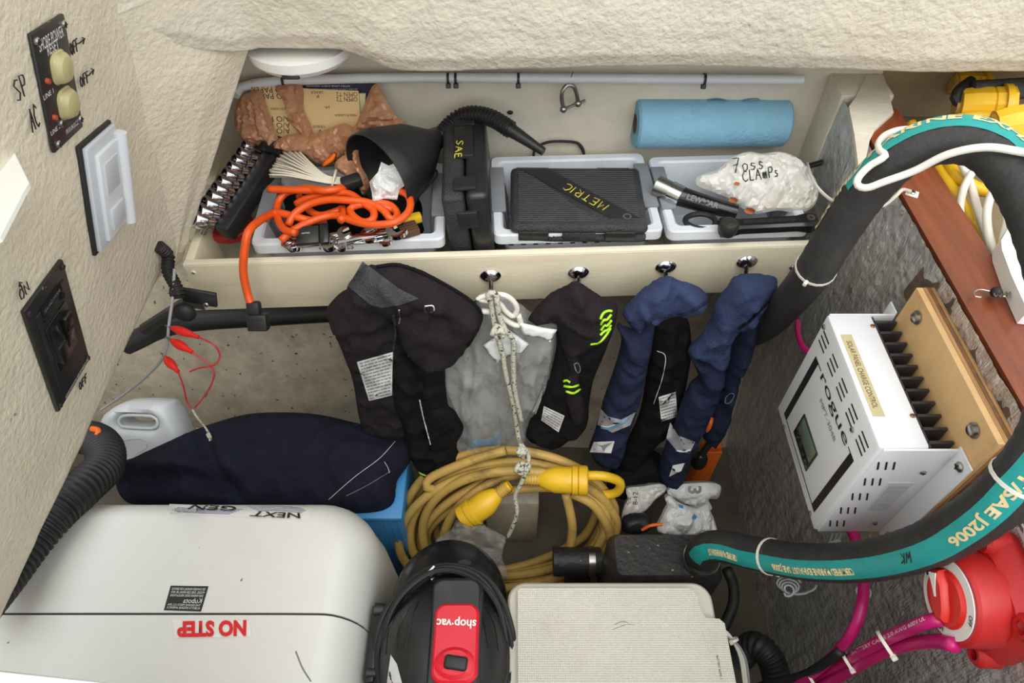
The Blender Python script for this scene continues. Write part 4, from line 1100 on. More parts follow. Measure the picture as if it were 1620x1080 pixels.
mesh_obj('plug_ridge', G().box((.024, .003, .020), pm @ T(.003, -.006, 0), .001), 'rubber', pl_)
single('cord_end', G().box((.032, .020, .018), frame(WZ(556, 288, .785), (1, .4, .1), (0, 1, .2)), .004), 'rubber', 'black rubber cord end lying among the cable ties', 'plug')
# wrenches
def wrench(p, q, r, lab, k):
    d = (q - p); L = d.length; m = frame(p, d, Vector((0, .55, .83)).cross(Vector((0, 0, 1))).cross(d) if False else Vector((0, 1, .15)))
    tt = thing('wrench', lab, 'wrench', p, 'chrome wrenches in the white bin')
    mesh_obj('shaft', G().box((L - 2 * r, r * .85, r * .42), m @ T(L / 2, 0, 0), r * .15), 'chrome', tt)
    mesh_obj('ring_end', G().lathe([(r * .62, -r * .35), (r, -r * .35), (r * 1.05, 0), (r, r * .35), (r * .62, r * .35), (r * .62, -r * .35)], m @ T(0, 0, 0), 18, cap=False), 'chrome', tt)
    o = []
    R2 = r * 1.25
    for i in range(13):
        a = math.radians(35 + 290 * i / 12); o.append((-math.cos(a) * -R2, math.sin(a) * R2))
    o += [(R2 * .78, -R2 * .45), (-R2 * .15, -R2 * .45), (-R2 * .35, 0), (-R2 * .15, R2 * .45), (R2 * .78, R2 * .45)]
    mesh_obj('open_end', G().prism(o, r * .6, m @ T(L, 0, -r * .3) @ RZ(15)), 'chrome', tt)
wl_ = [((455, 388), (545, 372), .0066, .742, 'chrome wrench with its open jaw over the black holder'), ((462, 391), (584, 376), .0082, .739, 'chrome wrench with wide jaw, middle of the pile'), ((470, 393), (610, 384), .0064, .735, 'slim chrome wrench lying lowest along the bin front'), ((520, 388), (628, 368), .0100, .745, 'largest chrome wrench with its jaw near the grey grip'), ((540, 392), (606, 366), .0070, .741, 'short chrome wrench crossing under the largest one')]
for k, (a, b, r, z, lab) in enumerate(wl_): wrench(WZ(a[0], a[1] - 3, z), WZ(b[0], b[1] - 4, z + .010), r * 1.35, lab, k)
single('key_rings', G().tube([WZ(452 + 9 * math.cos(a) + 2 * i * .3, 387 + 4.5 * math.sin(a), .738 + .0006 * i) for i, a in enumerate([k * .8 for k in range(22)])], .0011, 6, step=.003), 'chrome', 'tangled steel rings at the corner of the wrench bin', 'ring')
hm = frame(WZ(498, 372, .752), (1, .12, 0), (0, .85, .3))
t = thing('wrench_holder', 'black plastic wrench holder in front of the orange cord', 'holder', WZ(498, 380, .73))
mesh_obj('clip_body', G().box((.034, .030, .010), hm @ T(-.010, 0, 0), .002), 'black_plastic', t)
mesh_obj('strap', G().box((.014, .034, .013), hm @ T(.015, 0, 0), .002), 'black_gloss', t)
letters('lettering', 'METRIC', hm @ T(-.012, .002, .0052), .012, .002, 'text_white', t)
t = thing('wire_brush', 'small dark brush with yellow handle end by the grey grip', 'brush', WZ(640, 372, .73))
mesh_obj('handle_end', G().box((.030, .014, .014), frame(WZ(652, 346, .748), (1, .35, 0), (0, 1, 0)), .003), 'yellow', t)
for k in range(6):
    mesh_obj('bristle_row', G().box((.028, .0035, .012), frame(WZ(640, 362, .745), (1, .45, 0), (0, 1, 0)) @ T(.006, -.014 + .0055 * k, 0), .001), 'brown_dark', t)

# ================================================================== HANGING UNDER THE SHELF
JX = Vector((1, .046, 0)); JY = Vector((0, .10, 1))
J0 = frame(Vector((-.035, .728, .66)), JX, JY)
def JP(dn): return J0 @ T(0, 0, dn)
def c2(L): return [(800 + x / 2.843, 400 + y / 2.843) for x, y in L]
def c1(L): return [(480 + x / 2.842, 400 + y / 2.842) for x, y in L]
def soft(uv, dn, tf, tb, w=.03, amp=.0025, ns=16, folds=(), seed=0, res=.006, sm=True, nst=(1, 1)):
    m = JP(dn)
    fo = [(pl2(m, pl), fw, fh) for pl, fw, fh in folds]
    return pillow(pl2(m, uv), m, tf, tb, w, res, amp * 3.0, ns * 1.25, nst, fo, sm, seed=seed)
def jbase(u, v): return WP(u, v, J0.translation, J0.col[2].to_3d())
def strip(uv, dn, r):
    return drape_line(t, uv, r)
def flat(uv, dn, th=.0012):
    return drape_poly(t, uv)
def print_lines(parent, uvq, dn, n, material='text_grey', rnd=None):
    """rows of tiny print on a sewn label (quad TL TR BR BL)"""
    rn = random.Random(n); f = hits(parent, .0010)
    tl, tr, br, bl = [Vector((p[0], p[1], 0)) for p in uvq]
    g = G()
    for k in range(n):
        fr = (k + .6) / (n + .4)
        a = tl.lerp(bl, fr); b = tr.lerp(br, fr); x = .06
        while x < .93:
            e = min(.94, x + rn.uniform(.06, .2)); hgt = (bl - tl) * (.40 / n)
            p0 = a.lerp(b, x); p1 = a.lerp(b, e)
            c = [f(q.x, q.y) for q in (p0, p1, p1 + hgt, p0 + hgt)]
            if all(q is not None for q in c):
                k0 = len(g.v); g.v += c; g.f.append((k0, k0 + 1, k0 + 2, k0 + 3))
            x = e + .025
    mesh_obj('print', g, material, parent, 180)

# --- black life vest with the webbing strap
t = thing('life_vest', 'black folded life vest with webbing strap and white care label', 'life vest', jbase(640, 740), 'life vests hung from the shelf')
mesh_obj('back_panel', soft(c1([(103, 270), (130, 215), (205, 160), (320, 180), (420, 230), (470, 330), (470, 520), (500, 700), (480, 820), (400, 830), (280, 790), (250, 740), (225, 590), (190, 480), (140, 360)]), .022, .026, .016, .04, .003, 14, [(c1([(150, 300), (400, 260)]), .012, .006), (c1([(260, 520), (300, 780)]), .015, -.005)], 1), 'pfd_black', t, 180)
mesh_obj('centre_panel', soft(c1([(400, 480), (430, 440), (520, 500), (625, 500), (640, 600), (655, 690), (715, 770), (690, 860), (700, 920), (640, 980), (580, 1005), (510, 960), (450, 840), (440, 760), (400, 650)]), .038, .024, .014, .03, .004, 16, [(c1([(525, 520), (530, 660), (570, 860)]), .006, -.010), (c1([(470, 500), (500, 940)]), .012, .006)], 2), 'pfd_black2', t, 180)
mesh_obj('pocket_flap', soft(c1([(540, 690), (655, 690), (700, 740), (720, 790), (690, 850), (640, 880), (560, 850)]), .050, .014, .008, .02, .003, 18, (), 3), 'pfd_black2', t, 180)
mesh_obj('hood', soft(c1([(195, 170), (265, 70), (330, 60), (420, 50), (520, 80), (640, 140), (750, 210), (800, 270), (790, 330), (740, 420), (680, 480), (610, 508), (540, 505), (470, 450), (430, 380), (400, 300), (300, 240)]), .052, .032, .022, .045, .003, 12, [(c1([(430, 250), (560, 215), (640, 250)]), .010, -.010), (c1([(350, 90), (520, 170), (780, 280)]), .016, .006), (c1([(380, 100), (520, 200)]), .006, -.006)], 4), 'pfd_black', t, 180)
mesh_obj('hood_seam', strip(c1([(330, 62), (420, 54), (520, 84), (640, 144), (750, 214), (798, 275), (785, 335), (740, 415)]), .058, .0030), 'pfd_black2', t, 180)
wb = drape_poly(t, c1([(266, 38), (200, 150), (300, 232), (350, 248), (430, 235), (520, 205), (430, 160), (330, 85)]), .004)
mesh_obj('webbing_strap', wb, 'webbing', t, 180)
mesh_obj('buckle', drape_line(t, c1([(545, 240), (582, 238), (584, 262), (548, 264), (545, 240)]), .0014, .001), 'steel', t)
mesh_obj('zip_edge', strip(c1([(405, 280), (415, 350), (405, 440), (395, 560), (405, 640)]), .060, .0028), 'seam', t, 180)
mesh_obj('zip_pull', strip(c1([(430, 255), (435, 290), (430, 320)]), .080, .0018), 'steel', t, 180)
lq = c1([(240, 490), (402, 445), (398, 640), (295, 665)])
mesh_obj('care_label', flat(lq, .0495), 'label_white', t, label='white printed care label')
print_lines(t, lq, .0511, 13)
mesh_obj('white_piping', strip(c1([(522, 660), (540, 740), (572, 862)]), .0625, .0012), 'label_white', t, 180)
mesh_obj('lime_edge', strip(c1([(480, 930), (520, 985), (560, 1005)]), .045, .0016), 'lime', t, 180)

# --- plastic bag with water bottle behind the rope
t = thing('clear_bag', 'clear wrinkled plastic bag with a bottle inside behind the rope', 'bag', jbase(790, 720))
mesh_obj('bag_film', soft([(755, 470), (785, 462), (822, 480), (860, 510), (884, 522), (872, 590), (850, 640), (832, 690), (812, 738), (770, 748), (730, 735), (712, 690), (704, 640), (700, 585), (718, 560), (745, 520)], .004, .036, .020, .05, .006, 16, (), 5, nst=(2.6, .5)), 'clear_bag', t, 180)
p = jbase(765, 700); p.y += .005
bt = mesh_obj('bottle', G().lathe([(.0001, .17), (.014, .17), (.015, .145), (.030, .115), (.033, .09), (.033, -.03), (.030, -.04), (.0001, -.04)], T(p.x, p.y, p.z) @ RX(-8), 24, cap=False), 'clear_box', t)
mesh_obj('bottle_label', G().lathe([(.0334, .0), (.0336, .002), (.0336, .04), (.0334, .042)], T(p.x, p.y, p.z) @ RX(-8), 24, cap=False), 'label_blue', bt)
lm = JP(.030); q = pl2(lm, [(752, 690)])[0]
letters('lettering', 'WATER', frame(Vector((p.x, p.y, p.z)) + Vector((0, -.0345, .020)), (1, 0, 0), (0, .14, 1)), .050, .014, 'text_white', bt, bold=.02)
# --- white hanger loop and tape
t = thing('bag_hanger', 'white plastic hanger ring with paper tape flags on the first hook', 'hanger', jbase(800, 510))
mesh_obj('ring', G().tube([JP(.050) @ Vector((q[0], q[1], 0)) for q in pl2(JP(.050), [(757, 472), (775, 467), (795, 466), (810, 474), (818, 488), (812, 500), (800, 492), (790, 480), (772, 476)])], .0042, 10, True, step=.004), 'cable_white', t, 180)
mesh_obj('arm', G().tube([JP(.048) @ Vector((q[0], q[1], 0)) for q in pl2(JP(.048), [(762, 492), (785, 495), (800, 506), (815, 514), (824, 512), (820, 498)])], .0045, 10, step=.004), 'cable_white', t, 180)
mesh_obj('tape_flag', pillow(pl2(JP(.052), c1([(965, 310), (1075, 335), (1140, 345), (1120, 385), (1110, 400), (1070, 380), (985, 370)])), JP(.052), .003, .001, .006, .005, .002, 30, smooth=False), 'tape_white', t, 180)
mesh_obj('tape_flag', pillow(pl2(JP(.046), c1([(805, 415), (860, 380), (930, 350), (1018, 410), (985, 450), (940, 455), (870, 495), (830, 450)])), JP(.046), .003, .001, .006, .005, .002, 30, smooth=False), 'tape_white', t, 180)

# --- black vest with lime stripes
t = thing('life_vest', 'black life vest with lime green wave stripes', 'life vest', jbase(880, 690), 'life vests hung from the shelf')
mesh_obj('lower_panel', soft(c2([(240, 330), (330, 400), (450, 380), (490, 330), (440, 460), (395, 570), (375, 680), (365, 770), (300, 820), (240, 855), (150, 850), (85, 820), (80, 770), (130, 680), (165, 590), (205, 480)]), .012, .026, .016, .035, .003, 14, [(c2([(300, 450), (320, 560), (250, 780)]), .010, -.008), (c2([(210, 520), (150, 800)]), .012, .006)], 11), 'pfd_black2', t, 180)
mesh_obj('hood', soft(c2([(100, 300), (180, 200), (250, 160), (320, 130), (390, 170), (460, 215), (502, 238), (488, 330), (440, 385), (380, 410), (320, 440), (265, 448), (245, 380), (225, 320), (170, 300)]), .030, .028, .018, .04, .003, 14, [(c2([(240, 180), (210, 270), (250, 340)]), .010, -.006), (c2([(400, 200), (330, 420)]), .014, .005)], 12), 'pfd_black', t, 180)
mesh_obj('inner_flap', soft(c2([(265, 450), (320, 445), (340, 520), (330, 600), (355, 680), (345, 760), (300, 760), (270, 680), (258, 590), (280, 520)]), .036, .010, .008, .02, .002, 18, (), 13), 'pfd_black', t, 180)
for k, pl in enumerate(([(425, 298), (440, 270), (462, 260), (478, 262)], [(428, 322), (440, 302), (455, 300), (474, 278)], [(428, 348), (445, 325), (455, 328), (474, 305)], [(425, 370), (445, 350), (458, 345), (472, 325)], [(382, 410), (420, 402), (450, 372), (470, 340)])):
    mesh_obj('lime_stripe', strip(c2(pl), .0475 - .001 * k, .0022), 'lime', t, 180)
for k, pl in enumerate(([(260, 577), (275, 572), (290, 582)], [(262, 598), (295, 602), (328, 594)], [(272, 622), (305, 630), (335, 612)])):
    mesh_obj('lime_stripe', strip(c2(pl), .0455, .0024), 'lime', t, 180)
lq = c2([(172, 688), (265, 732), (238, 806), (160, 752)])
mesh_obj('care_label', flat(lq, .0400), 'label_white', t, label='white printed care label'); print_lines(t, lq, .0415, 6)
mesh_obj('edge_label', flat(c2([(165, 615), (160, 660), (135, 725), (122, 712)]), .034), 'label_white', t)
mesh_obj('emblem', strip(c2([(308, 500), (325, 495), (335, 520), (328, 540), (315, 525), (308, 500)]), 0, .0009), 'text_grey', t)

# --- navy vest with broad collar, third hook
t = thing('life_vest', 'navy life vest with broad collar and black inner side showing', 'life vest', jbase(1000, 720), 'life vests hung from the shelf')
mesh_obj('inner_panel', soft(c2([(660, 290), (800, 275), (835, 400), (820, 560), (770, 740), (720, 820), (660, 880), (600, 960), (500, 1000), (540, 860), (600, 720), (630, 560), (645, 420)]), -.008, .022, .016, .035, .003, 14, [(c2([(740, 300), (700, 560), (660, 800)]), .010, .008), (c2([(780, 340), (740, 620)]), .007, -.008)], 21), 'pfd_black2', t, 180)
mesh_obj('sleeve', soft(c2([(500, 320), (580, 345), (665, 300), (660, 400), (640, 500), (615, 620), (585, 720), (555, 800), (520, 920), (470, 945), (410, 930), (375, 880), (400, 800), (420, 730), (445, 640), (490, 510), (520, 390)]), .020, .030, .018, .03, .0035, 15, [(c2([(500, 490), (560, 510), (620, 490)]), .008, -.007), (c2([(530, 420), (640, 440)]), .007, .006), (c2([(450, 650), (580, 680)]), .008, -.004)], 22), 'pfd_navy2', t, 180)
mesh_obj('collar', soft(c2([(525, 265), (580, 200), (640, 148), (690, 118), (740, 104), (780, 125), (840, 140), (885, 165), (912, 210), (860, 245), (800, 272), (670, 290), (620, 330), (580, 345), (540, 300)]), .032, .026, .018, .035, .0035, 16, [(c2([(745, 110), (770, 200), (765, 270)]), .006, -.006), (c2([(640, 160), (700, 230), (670, 285)]), .012, .007), (c2([(790, 150), (900, 215)]), .010, .005)], 23), 'pfd_navy', t, 180)
mesh_obj('collar_edge', strip(c2([(912, 212), (860, 248), (800, 276), (670, 292), (620, 334), (580, 346)]), .036, .0026), 'pfd_navy2', t, 180)
mesh_obj('reflective_band', drape_poly(t, c2([(428, 700), (460, 735), (520, 750), (585, 715), (560, 775), (480, 808), (412, 772)]), .0016), 'grey_reflect', t, 180)
mesh_obj('band_emblem', strip(c2([(430, 785), (470, 790), (520, 765), (552, 742)]), .0555, .0022), 'label_blue', t, 180)
mesh_obj('band_emblem', strip(c2([(428, 778), (460, 782), (490, 772)]), .0565, .0016), 'label_white', t, 180)
mesh_obj('wing_patch', flat(c2([(396, 850), (490, 846), (474, 900), (378, 896)]), .0470), 'label_white', t)
mesh_obj('wing_print', flat(c2([(405, 858), (430, 866), (482, 852), (455, 872), (440, 894), (430, 872)]), .0484), 'text_grey', t)
lq = c2([(688, 648), (765, 624), (772, 736), (700, 758)])
mesh_obj('care_label', flat(lq, .0262), 'label_white', t, label='white printed care label'); print_lines(t, lq, .0277, 8)
mesh_obj('seam_line', strip(c2([(680, 440), (718, 465), (705, 560), (665, 680)]), .0275, .0007), 'label_white', t, 180)

# --- last navy vest by the foil wall
t = thing('life_vest', 'navy life vest with long sleeve and grey band beside the foil wall', 'life vest', jbase(1080, 760), 'life vests hung from the shelf')
mesh_obj('back_sleeve', soft(c2([(1190, 220), (1150, 290), (1112, 440), (1055, 570), (1012, 740), (978, 815), (930, 850), (888, 830), (898, 760), (955, 620), (990, 490), (1050, 340), (1100, 260)]), .004, .024, .016, .03, .003, 15, [(c2([(1080, 330), (1000, 640)]), .010, .006)], 31), 'pfd_navy2', t, 180)
mesh_obj('front_sleeve', soft(c2([(820, 450), (880, 470), (975, 490), (985, 560), (950, 650), (905, 750), (845, 870), (790, 1010), (735, 1062), (700, 1040), (688, 960), (722, 850), (755, 775), (790, 670), (825, 600), (866, 550)]), .026, .030, .018, .03, .0035, 15, [(c2([(830, 590), (900, 620), (960, 590)]), .008, -.007), (c2([(850, 540), (960, 540)]), .007, .006), (c2([(800, 700), (930, 690)]), .009, -.004)], 32), 'pfd_navy2', t, 180)
mesh_obj('collar', soft(c2([(1030, 112), (1100, 98), (1160, 100), (1220, 115), (1208, 190), (1150, 250), (1100, 300), (1045, 335), (1020, 400), (1010, 460), (985, 495), (940, 500), (880, 470), (818, 446), (870, 380), (915, 310), (940, 240), (985, 170)]), .036, .028, .020, .035, .004, 16, [(c2([(1100, 180), (1130, 230), (1060, 300)]), .010, .008), (c2([(900, 420), (960, 430), (1010, 400)]), .010, -.008), (c2([(1050, 120), (960, 320)]), .012, .006)], 33), 'pfd_navy', t, 180)
mesh_obj('collar_edge', strip(c2([(1208, 192), (1150, 252), (1100, 304), (1048, 340)]), .046, .0024), 'pfd_black2', t, 180)
mesh_obj('reflective_band', drape_poly(t, c2([(740, 762), (775, 820), (852, 850), (828, 902), (770, 890), (722, 832)]), .0016), 'grey_reflect', t, 180)
mesh_obj('band_emblem', strip(c2([(768, 888), (800, 893), (832, 884)]), .0600, .0020), 'label_white', t, 180)
mesh_obj('wing_patch', flat(c2([(752, 955), (806, 944), (790, 980), (735, 1006)]), .0530), 'label_white', t)
mesh_obj('emblem', strip(c2([(990, 650), (1010, 632), (1028, 640), (1010, 672), (988, 675), (990, 650)]), 0, .0009), 'text_grey', t)
mesh_obj('orange_toggle', soft(c2([(885, 800), (905, 745), (935, 742), (930, 775), (905, 800)]), .030, .010, .006, .012, .001, 20, (), 35), 'orange2', t, 180)
p = jbase(1106, 728)
t = thing('inflator_bulb', 'glossy black bulb hanging between navy vest and orange bag', 'bulb', p - Vector((0, 0, .04)))
mesh_obj('bulb', G().sphere(p, .021, 12, (.8, .8, 1.35)), 'black_gloss', t)
mesh_obj('neck', G().tube([p + Vector((0, 0, .02)), p + Vector((.004, 0, .05)), p + Vector((.010, 0, .075))], .007, 10, step=.006), 'rubber', t)

# --- rope and yellow shore power cord
m = frame(W(805, 812, 1.36), (1, 0, 0), (0, .45, .89))
CF = m
t = thing('shore_power_cord', 'coiled dirty yellow shore power cord hung from a rope', 'cord', m @ Vector((0, -.17, 0)))
rnd = random.Random(12)
def loopk(cx, cy, rx, ry, rot, zo, a0, a1, ph=0):
    pts = []
    n = max(6, int((a1 - a0) / 20))
    for i in range(n + 1):
        a = math.radians(a0 + (a1 - a0) * i / n); x = rx * math.cos(a); y = ry * math.sin(a)
        r = math.radians(rot)
        pts.append(m @ Vector((cx + x * math.cos(r) - y * math.sin(r), cy + x * math.sin(r) + y * math.cos(r), zo + .010 * math.sin(2 * a + ph))))
    return pts
RC = .0088
loops = [(0, .0, .205, .168, 4, .030, 0), (.004, -.004, .196, .150, 9, .045, 1), (-.002, -.012, .205, .136, 14, .014, 2), (.010, -.010, .188, .120, 18, .032, 3), (.0, -.02, .200, .150, -2, .0, 4), (.022, -.03, .176, .128, 6, -.012, 5), (.03, -.02, .160, .140, 22, .050, 2.4), (-.012, -.006, .200, .142, 10, .056, 1.7), (-.006, -.018, .190, .128, 15, -.004, .6), (.016, -.036, .182, .110, 8, .020, 3.6), (.02, -.006, .186, .156, 2, .062, 5.2)]
for k, (cx, cy, rx, ry, rot, zo, ph) in enumerate(loops):
    mesh_obj('cord_loop', G().tube(loopk(cx, cy, rx, ry, rot, zo, 0, 342, ph)[:-1], RC, 12, True, step=.012), 'yellow_dirty', t, 180)
def wp(u, v, z):
    q = pl2(m @ T(0, 0, z), [(u, v)])[0]; return m @ Vector((q[0], q[1], z))
mesh_obj('cord_tail', G().tube([wp(925, 752, .075), wp(955, 753, .078), wp(980, 762, .07), wp(976, 778, .06), wp(950, 782, .05), wp(900, 775, .045)], RC, 12, step=.01), 'yellow', t, 180)
mesh_obj('cord_tail', G().tube([wp(905, 780, .07), wp(940, 800, .075), wp(963, 840, .07), wp(966, 880, .06), wp(950, 915, .04), wp(930, 930, .02)], RC, 12, step=.01), 'yellow_dirty', t, 180)
mesh_obj('cord_tail', G().tube([wp(895, 780, .068), wp(905, 830, .07), wp(900, 870, .06), wp(880, 915, .04)], RC, 12, step=.01), 'yellow_dirty', t, 180)
mesh_obj('cord_tail', G().tube([wp(690, 775, .05), wp(675, 770, .055), wp(682, 755, .05), wp(740, 730, .05), wp(800, 712, .05)], RC, 12, step=.01), 'yellow_dirty', t, 180)
def plug(p, q, r, nm, parts):
    d = (q - p); mm = d.to_track_quat('Z', 'Y').to_matrix().to_4x4(); mm.translation = p; L = d.length
    o = mesh_obj(nm, G().lathe([(.010, -.002), (.0105, L * .22), (.015, L * .27), (r * .8, L * .36), (r, L * .48), (r, L * .74), (r * 1.12, L * .76), (r * 1.12, L * .84), (r * .98, L * .85), (r * 1.12, L * .86), (r * 1.12, L * .98), (r, L), (.0001, L)], mm, 28, cap=False), 'yellow', t)
    for k in range(5):
        mesh_obj('strain_ring', G().lathe([(.0106, 0), (.0122, 0), (.0122, .0028), (.0106, .0028)], mm @ T(0, 0, .002 + k * L * .043), 18, cap=False), 'yellow_dirty', o)
plug(wp(830, 757, .075), wp(930, 760, .085), .024, 'connector', 0)
plug(wp(805, 768, .070), wp(733, 822, .085), .024, 'plug', 0)
t = thing('rope', 'speckled white rope knotted from the hook down to the yellow cord', 'rope', wp(825, 745, .09))
def jr(L, dn=.058):
    return [JP(dn) @ Vector((q[0], q[1], 0)) for q in pl2(JP(dn), L)]
top = jr([(776, 470), (780, 500), (785, 525), (795, 560), (800, 590), (812, 640), (820, 690)])
mesh_obj('strand', G().tube(top + [wp(824, 705, .090), wp(828, 725, .095)], .0042, 8, step=.006), 'rope', t, 180)
mesh_obj('strand', G().tube(jr([(786, 470), (790, 500), (800, 522), (812, 540), (812, 575), (815, 620), (825, 665)], .062), .0042, 8, step=.006), 'rope', t, 180)
mesh_obj('strand', G().tube(jr([(775, 475), (772, 466), (780, 462), (788, 470)], .060), .0042, 8, step=.005), 'rope', t, 180)
mesh_obj('strand', G().tube([wp(822, 700, .098), wp(836, 720, .102), wp(832, 745, .102), wp(824, 765, .100), wp(815, 785, .092), wp(818, 808, .09), wp(812, 830, .085), wp(803, 850, .08)], .0040, 8, step=.006), 'rope', t, 180)
def knot(c, r, n):
    g = G().tube([c + Vector((r * math.cos(a) * (1 + .3 * math.sin(1.5 * a)), -.003 + .006 * math.sin(2.5 * a), r * .8 * math.sin(a) * (1 + .3 * math.cos(1.5 * a)))) for a in [i * .55 for i in range(n)]], .0042, 8, step=.005)
    return mesh_obj('knot', g, 'rope', t, 180)
knot(jr([(790, 522)], .064)[0], .008, 24); knot(wp(827, 738, .108), .010, 26); knot(wp(826, 712, .104), .006, 20)

# ================================================================== BOTTOM OF THE LOCKER
# generator in its white sound shield
GX0, GX1, GY0, GY1, GZ = -.86, -.196, .05, .505, .50
t = thing('generator', 'white generator sound shield with NO STEP and NEXT GEN decals', 'generator', ((GX0 + GX1) / 2, (GY0 + GY1) / 2, .0))
rings = []
cx, cy = (GX0 + GX1) / 2, (GY0 + GY1) / 2
for ins, z in [(0.0, .03), (0.0, .20), (.004, .34), (.010, .40)] + [(.010 + .055 * (1 - math.cos(math.radians(a))), .40 + (GZ - .40) * math.sin(math.radians(a))) for a in (12, 24, 36, 48, 60, 72, 82, 90)] + [(.12, GZ + .001)]:
    rings.append(rr_ring(cx, cy, GX1 - GX0 - 2 * ins, GY1 - GY0 - 2 * ins, max(.02, .085 - ins * .4), z, 8))
full = G().loft(rings)
YS = .304
def cut(g, y, keep_back, inset=0):
    bm = bmesh.new(); vs = [bm.verts.new(v) for v in g.v]
    for f in g.f: bm.faces.new([vs[i] for i in f])
    r = bmesh.ops.bisect_plane(bm, geom=bm.verts[:] + bm.edges[:] + bm.faces[:], plane_co=(0, y, 0), plane_no=(0, 1, 0) if keep_back else (0, -1, 0), clear_inner=True)
    ed = [e for e in r['geom_cut'] if isinstance(e, bmesh.types.BMEdge)]
    bmesh.ops.edgeloop_fill(bm, edges=ed)
    bm.verts.index_update()
    o = G(); o.v = [v.co.copy() for v in bm.verts]; o.f = [tuple(v.index for v in f.verts) for f in bm.faces]; bm.free(); return o
back = mesh_obj('back_cover', cut(full, YS + .0016, True), 'gen_white', t, 50)
front = mesh_obj('front_cover', cut(full, YS - .0016, False), 'gen_white', t, 50)
mesh_obj('seal', G().loft([[Vector((cx + (p.x - cx) * .993, cy + (p.y - cy) * .992, p.z * .994)) for p in r] for r in rings[1:]]), 'seam', t)
mesh_obj('decal_backing', drape_poly(t, [(272, 980), (394, 981), (398, 1007), (276, 1009)], .0008, 10), 'decal', t, 180)
mesh_obj('lettering', drape_text(t, 'NO STEP', [(392, 1006), (281, 1008), (278, 982), (390, 980)], .0016, .12, .05), 'red_text', t, 180, label='red NO STEP lettering')
mesh_obj('maker_label', drape_poly(t, [(270, 926), (330, 927), (318, 967), (259, 965)], .0008, 8), 'label_black', t, 180, label='small black printed label')
rn = random.Random(3)
for k, (s, f0, f1) in enumerate((('KUBOTA ENGINE AMERICA', .08, .17), ('THIS ENGINE MEETS U.S. EPA', .20, .28), ('Kubota', .32, .52), ('2008 MARINE DIESEL REGULATIONS', .57, .66), ('MODEL Z482 E2B SERIAL 8K 0931', .70, .79), ('SEE OWNERS MANUAL FOR SERVICE', .83, .92))):
    def at(a, b): return (Vector((318, 967)).lerp(Vector((330, 927)), b)).lerp(Vector((259, 965)).lerp(Vector((270, 926)), b), a)
    mesh_obj('label_print', drape_text(t, s, [at(.06, f1), at(.94 if k != 2 else .55, f1), at(.94 if k != 2 else .55, f0), at(.06, f0)], .0016), 'text_white', t, 180)
mesh_obj('decal_backing', drape_poly(t, [(268, 797), (492, 804), (488, 822), (266, 812)], .0008, 8), 'decal', t, 180)
mesh_obj('lettering', drape_text(t, 'NEXT', [(480, 820), (394, 816), (400, 808), (474, 811)], .0035, .2, .02), 'text_black', t, 180)
mesh_obj('lettering', drape_text(t, 'GEN', [(376, 808), (296, 805), (302, 798), (372, 800)], .0035, .2, .02), 'text_black', t, 180)
for k in range(5):
    v = 799.5 + k * 1.8
    mesh_obj('decal_stripe', drape_line(t, [(392 + k * 4, v - .3 + 2), (440, v + 1), (484 - abs(k - 2) * 3, v + 4)], .0004), 'purple', t, 180)
    mesh_obj('decal_stripe', drape_line(t, [(272 + abs(k - 2) * 4, v + 3), (330, v + 5), (384 - k * 5, v + 6)], .0004), 'purple', t, 180)
mesh_obj('scuff', drape_line(t, [(468, 1030), (478, 1055), (492, 1078)], .0012, -.0006), 'text_grey', t, 180)
lm = quadframe([(586, 945), (603, 942), (600, 1034), (584, 1032)], lambda u, v: WX(u, v, -.187))[0]
q0 = Vector((-.190, .350, .425)); q1 = Vector((-.187, .235, .425))
lt = mesh_obj('latch', G().box((.016, .105, .030), T(-.193, .285, .425) @ RYm(-14), .004), 'black_plastic', t)
mesh_obj('latch_pin', G().cyl((-.199, .330, .437), (-.180, .330, .437), .010, .009), 'black_plastic', lt)
mesh_obj('latch_pin', G().cyl((-.199, .245, .437), (-.180, .245, .437), .007, .006), 'black_plastic', lt)
mesh_obj('red_strap', G().tube([(-.178, .292, .445), (-.176, .262, .440), (-.180, .228, .43), (-.182, .212, .42)], .0048, 8, step=.006), 'red_plastic', t)

# left corrugated exhaust hose
t = thing('bilge_hose', 'thick black corrugated hose curving over the generator end', 'hose', WZ(150, 760, .45))
hp = [W(-40, 965, .86), W(4, 912, .91), W(44, 860, .95), W(86, 812, .985), W(130, 772, 1.03), W(163, 740, 1.09), W(166, 712, 1.14), W(150, 695, 1.19), W(120, 690, 1.22), W(70, 690, 1.25)]
mesh_obj('corrugated_tube', G().tube(hp, corr(.0285, .0095, .0017), 20, step=.0024), 'rubber', t, 40)
mesh_obj('orange_clip', G().tube([W(140, 706, 1.14), W(150, 694, 1.135), W(156, 682, 1.14), W(146, 678, 1.15)], .005, 8, step=.005), 'orange2', t)
single('orange_toggle', G().tube([W(186, 705, 1.24), W(191, 711, 1.24), W(192, 716, 1.24)], .004, 8, step=.003), 'orange2', 'small orange tag between the hose and the white jug', 'tag')
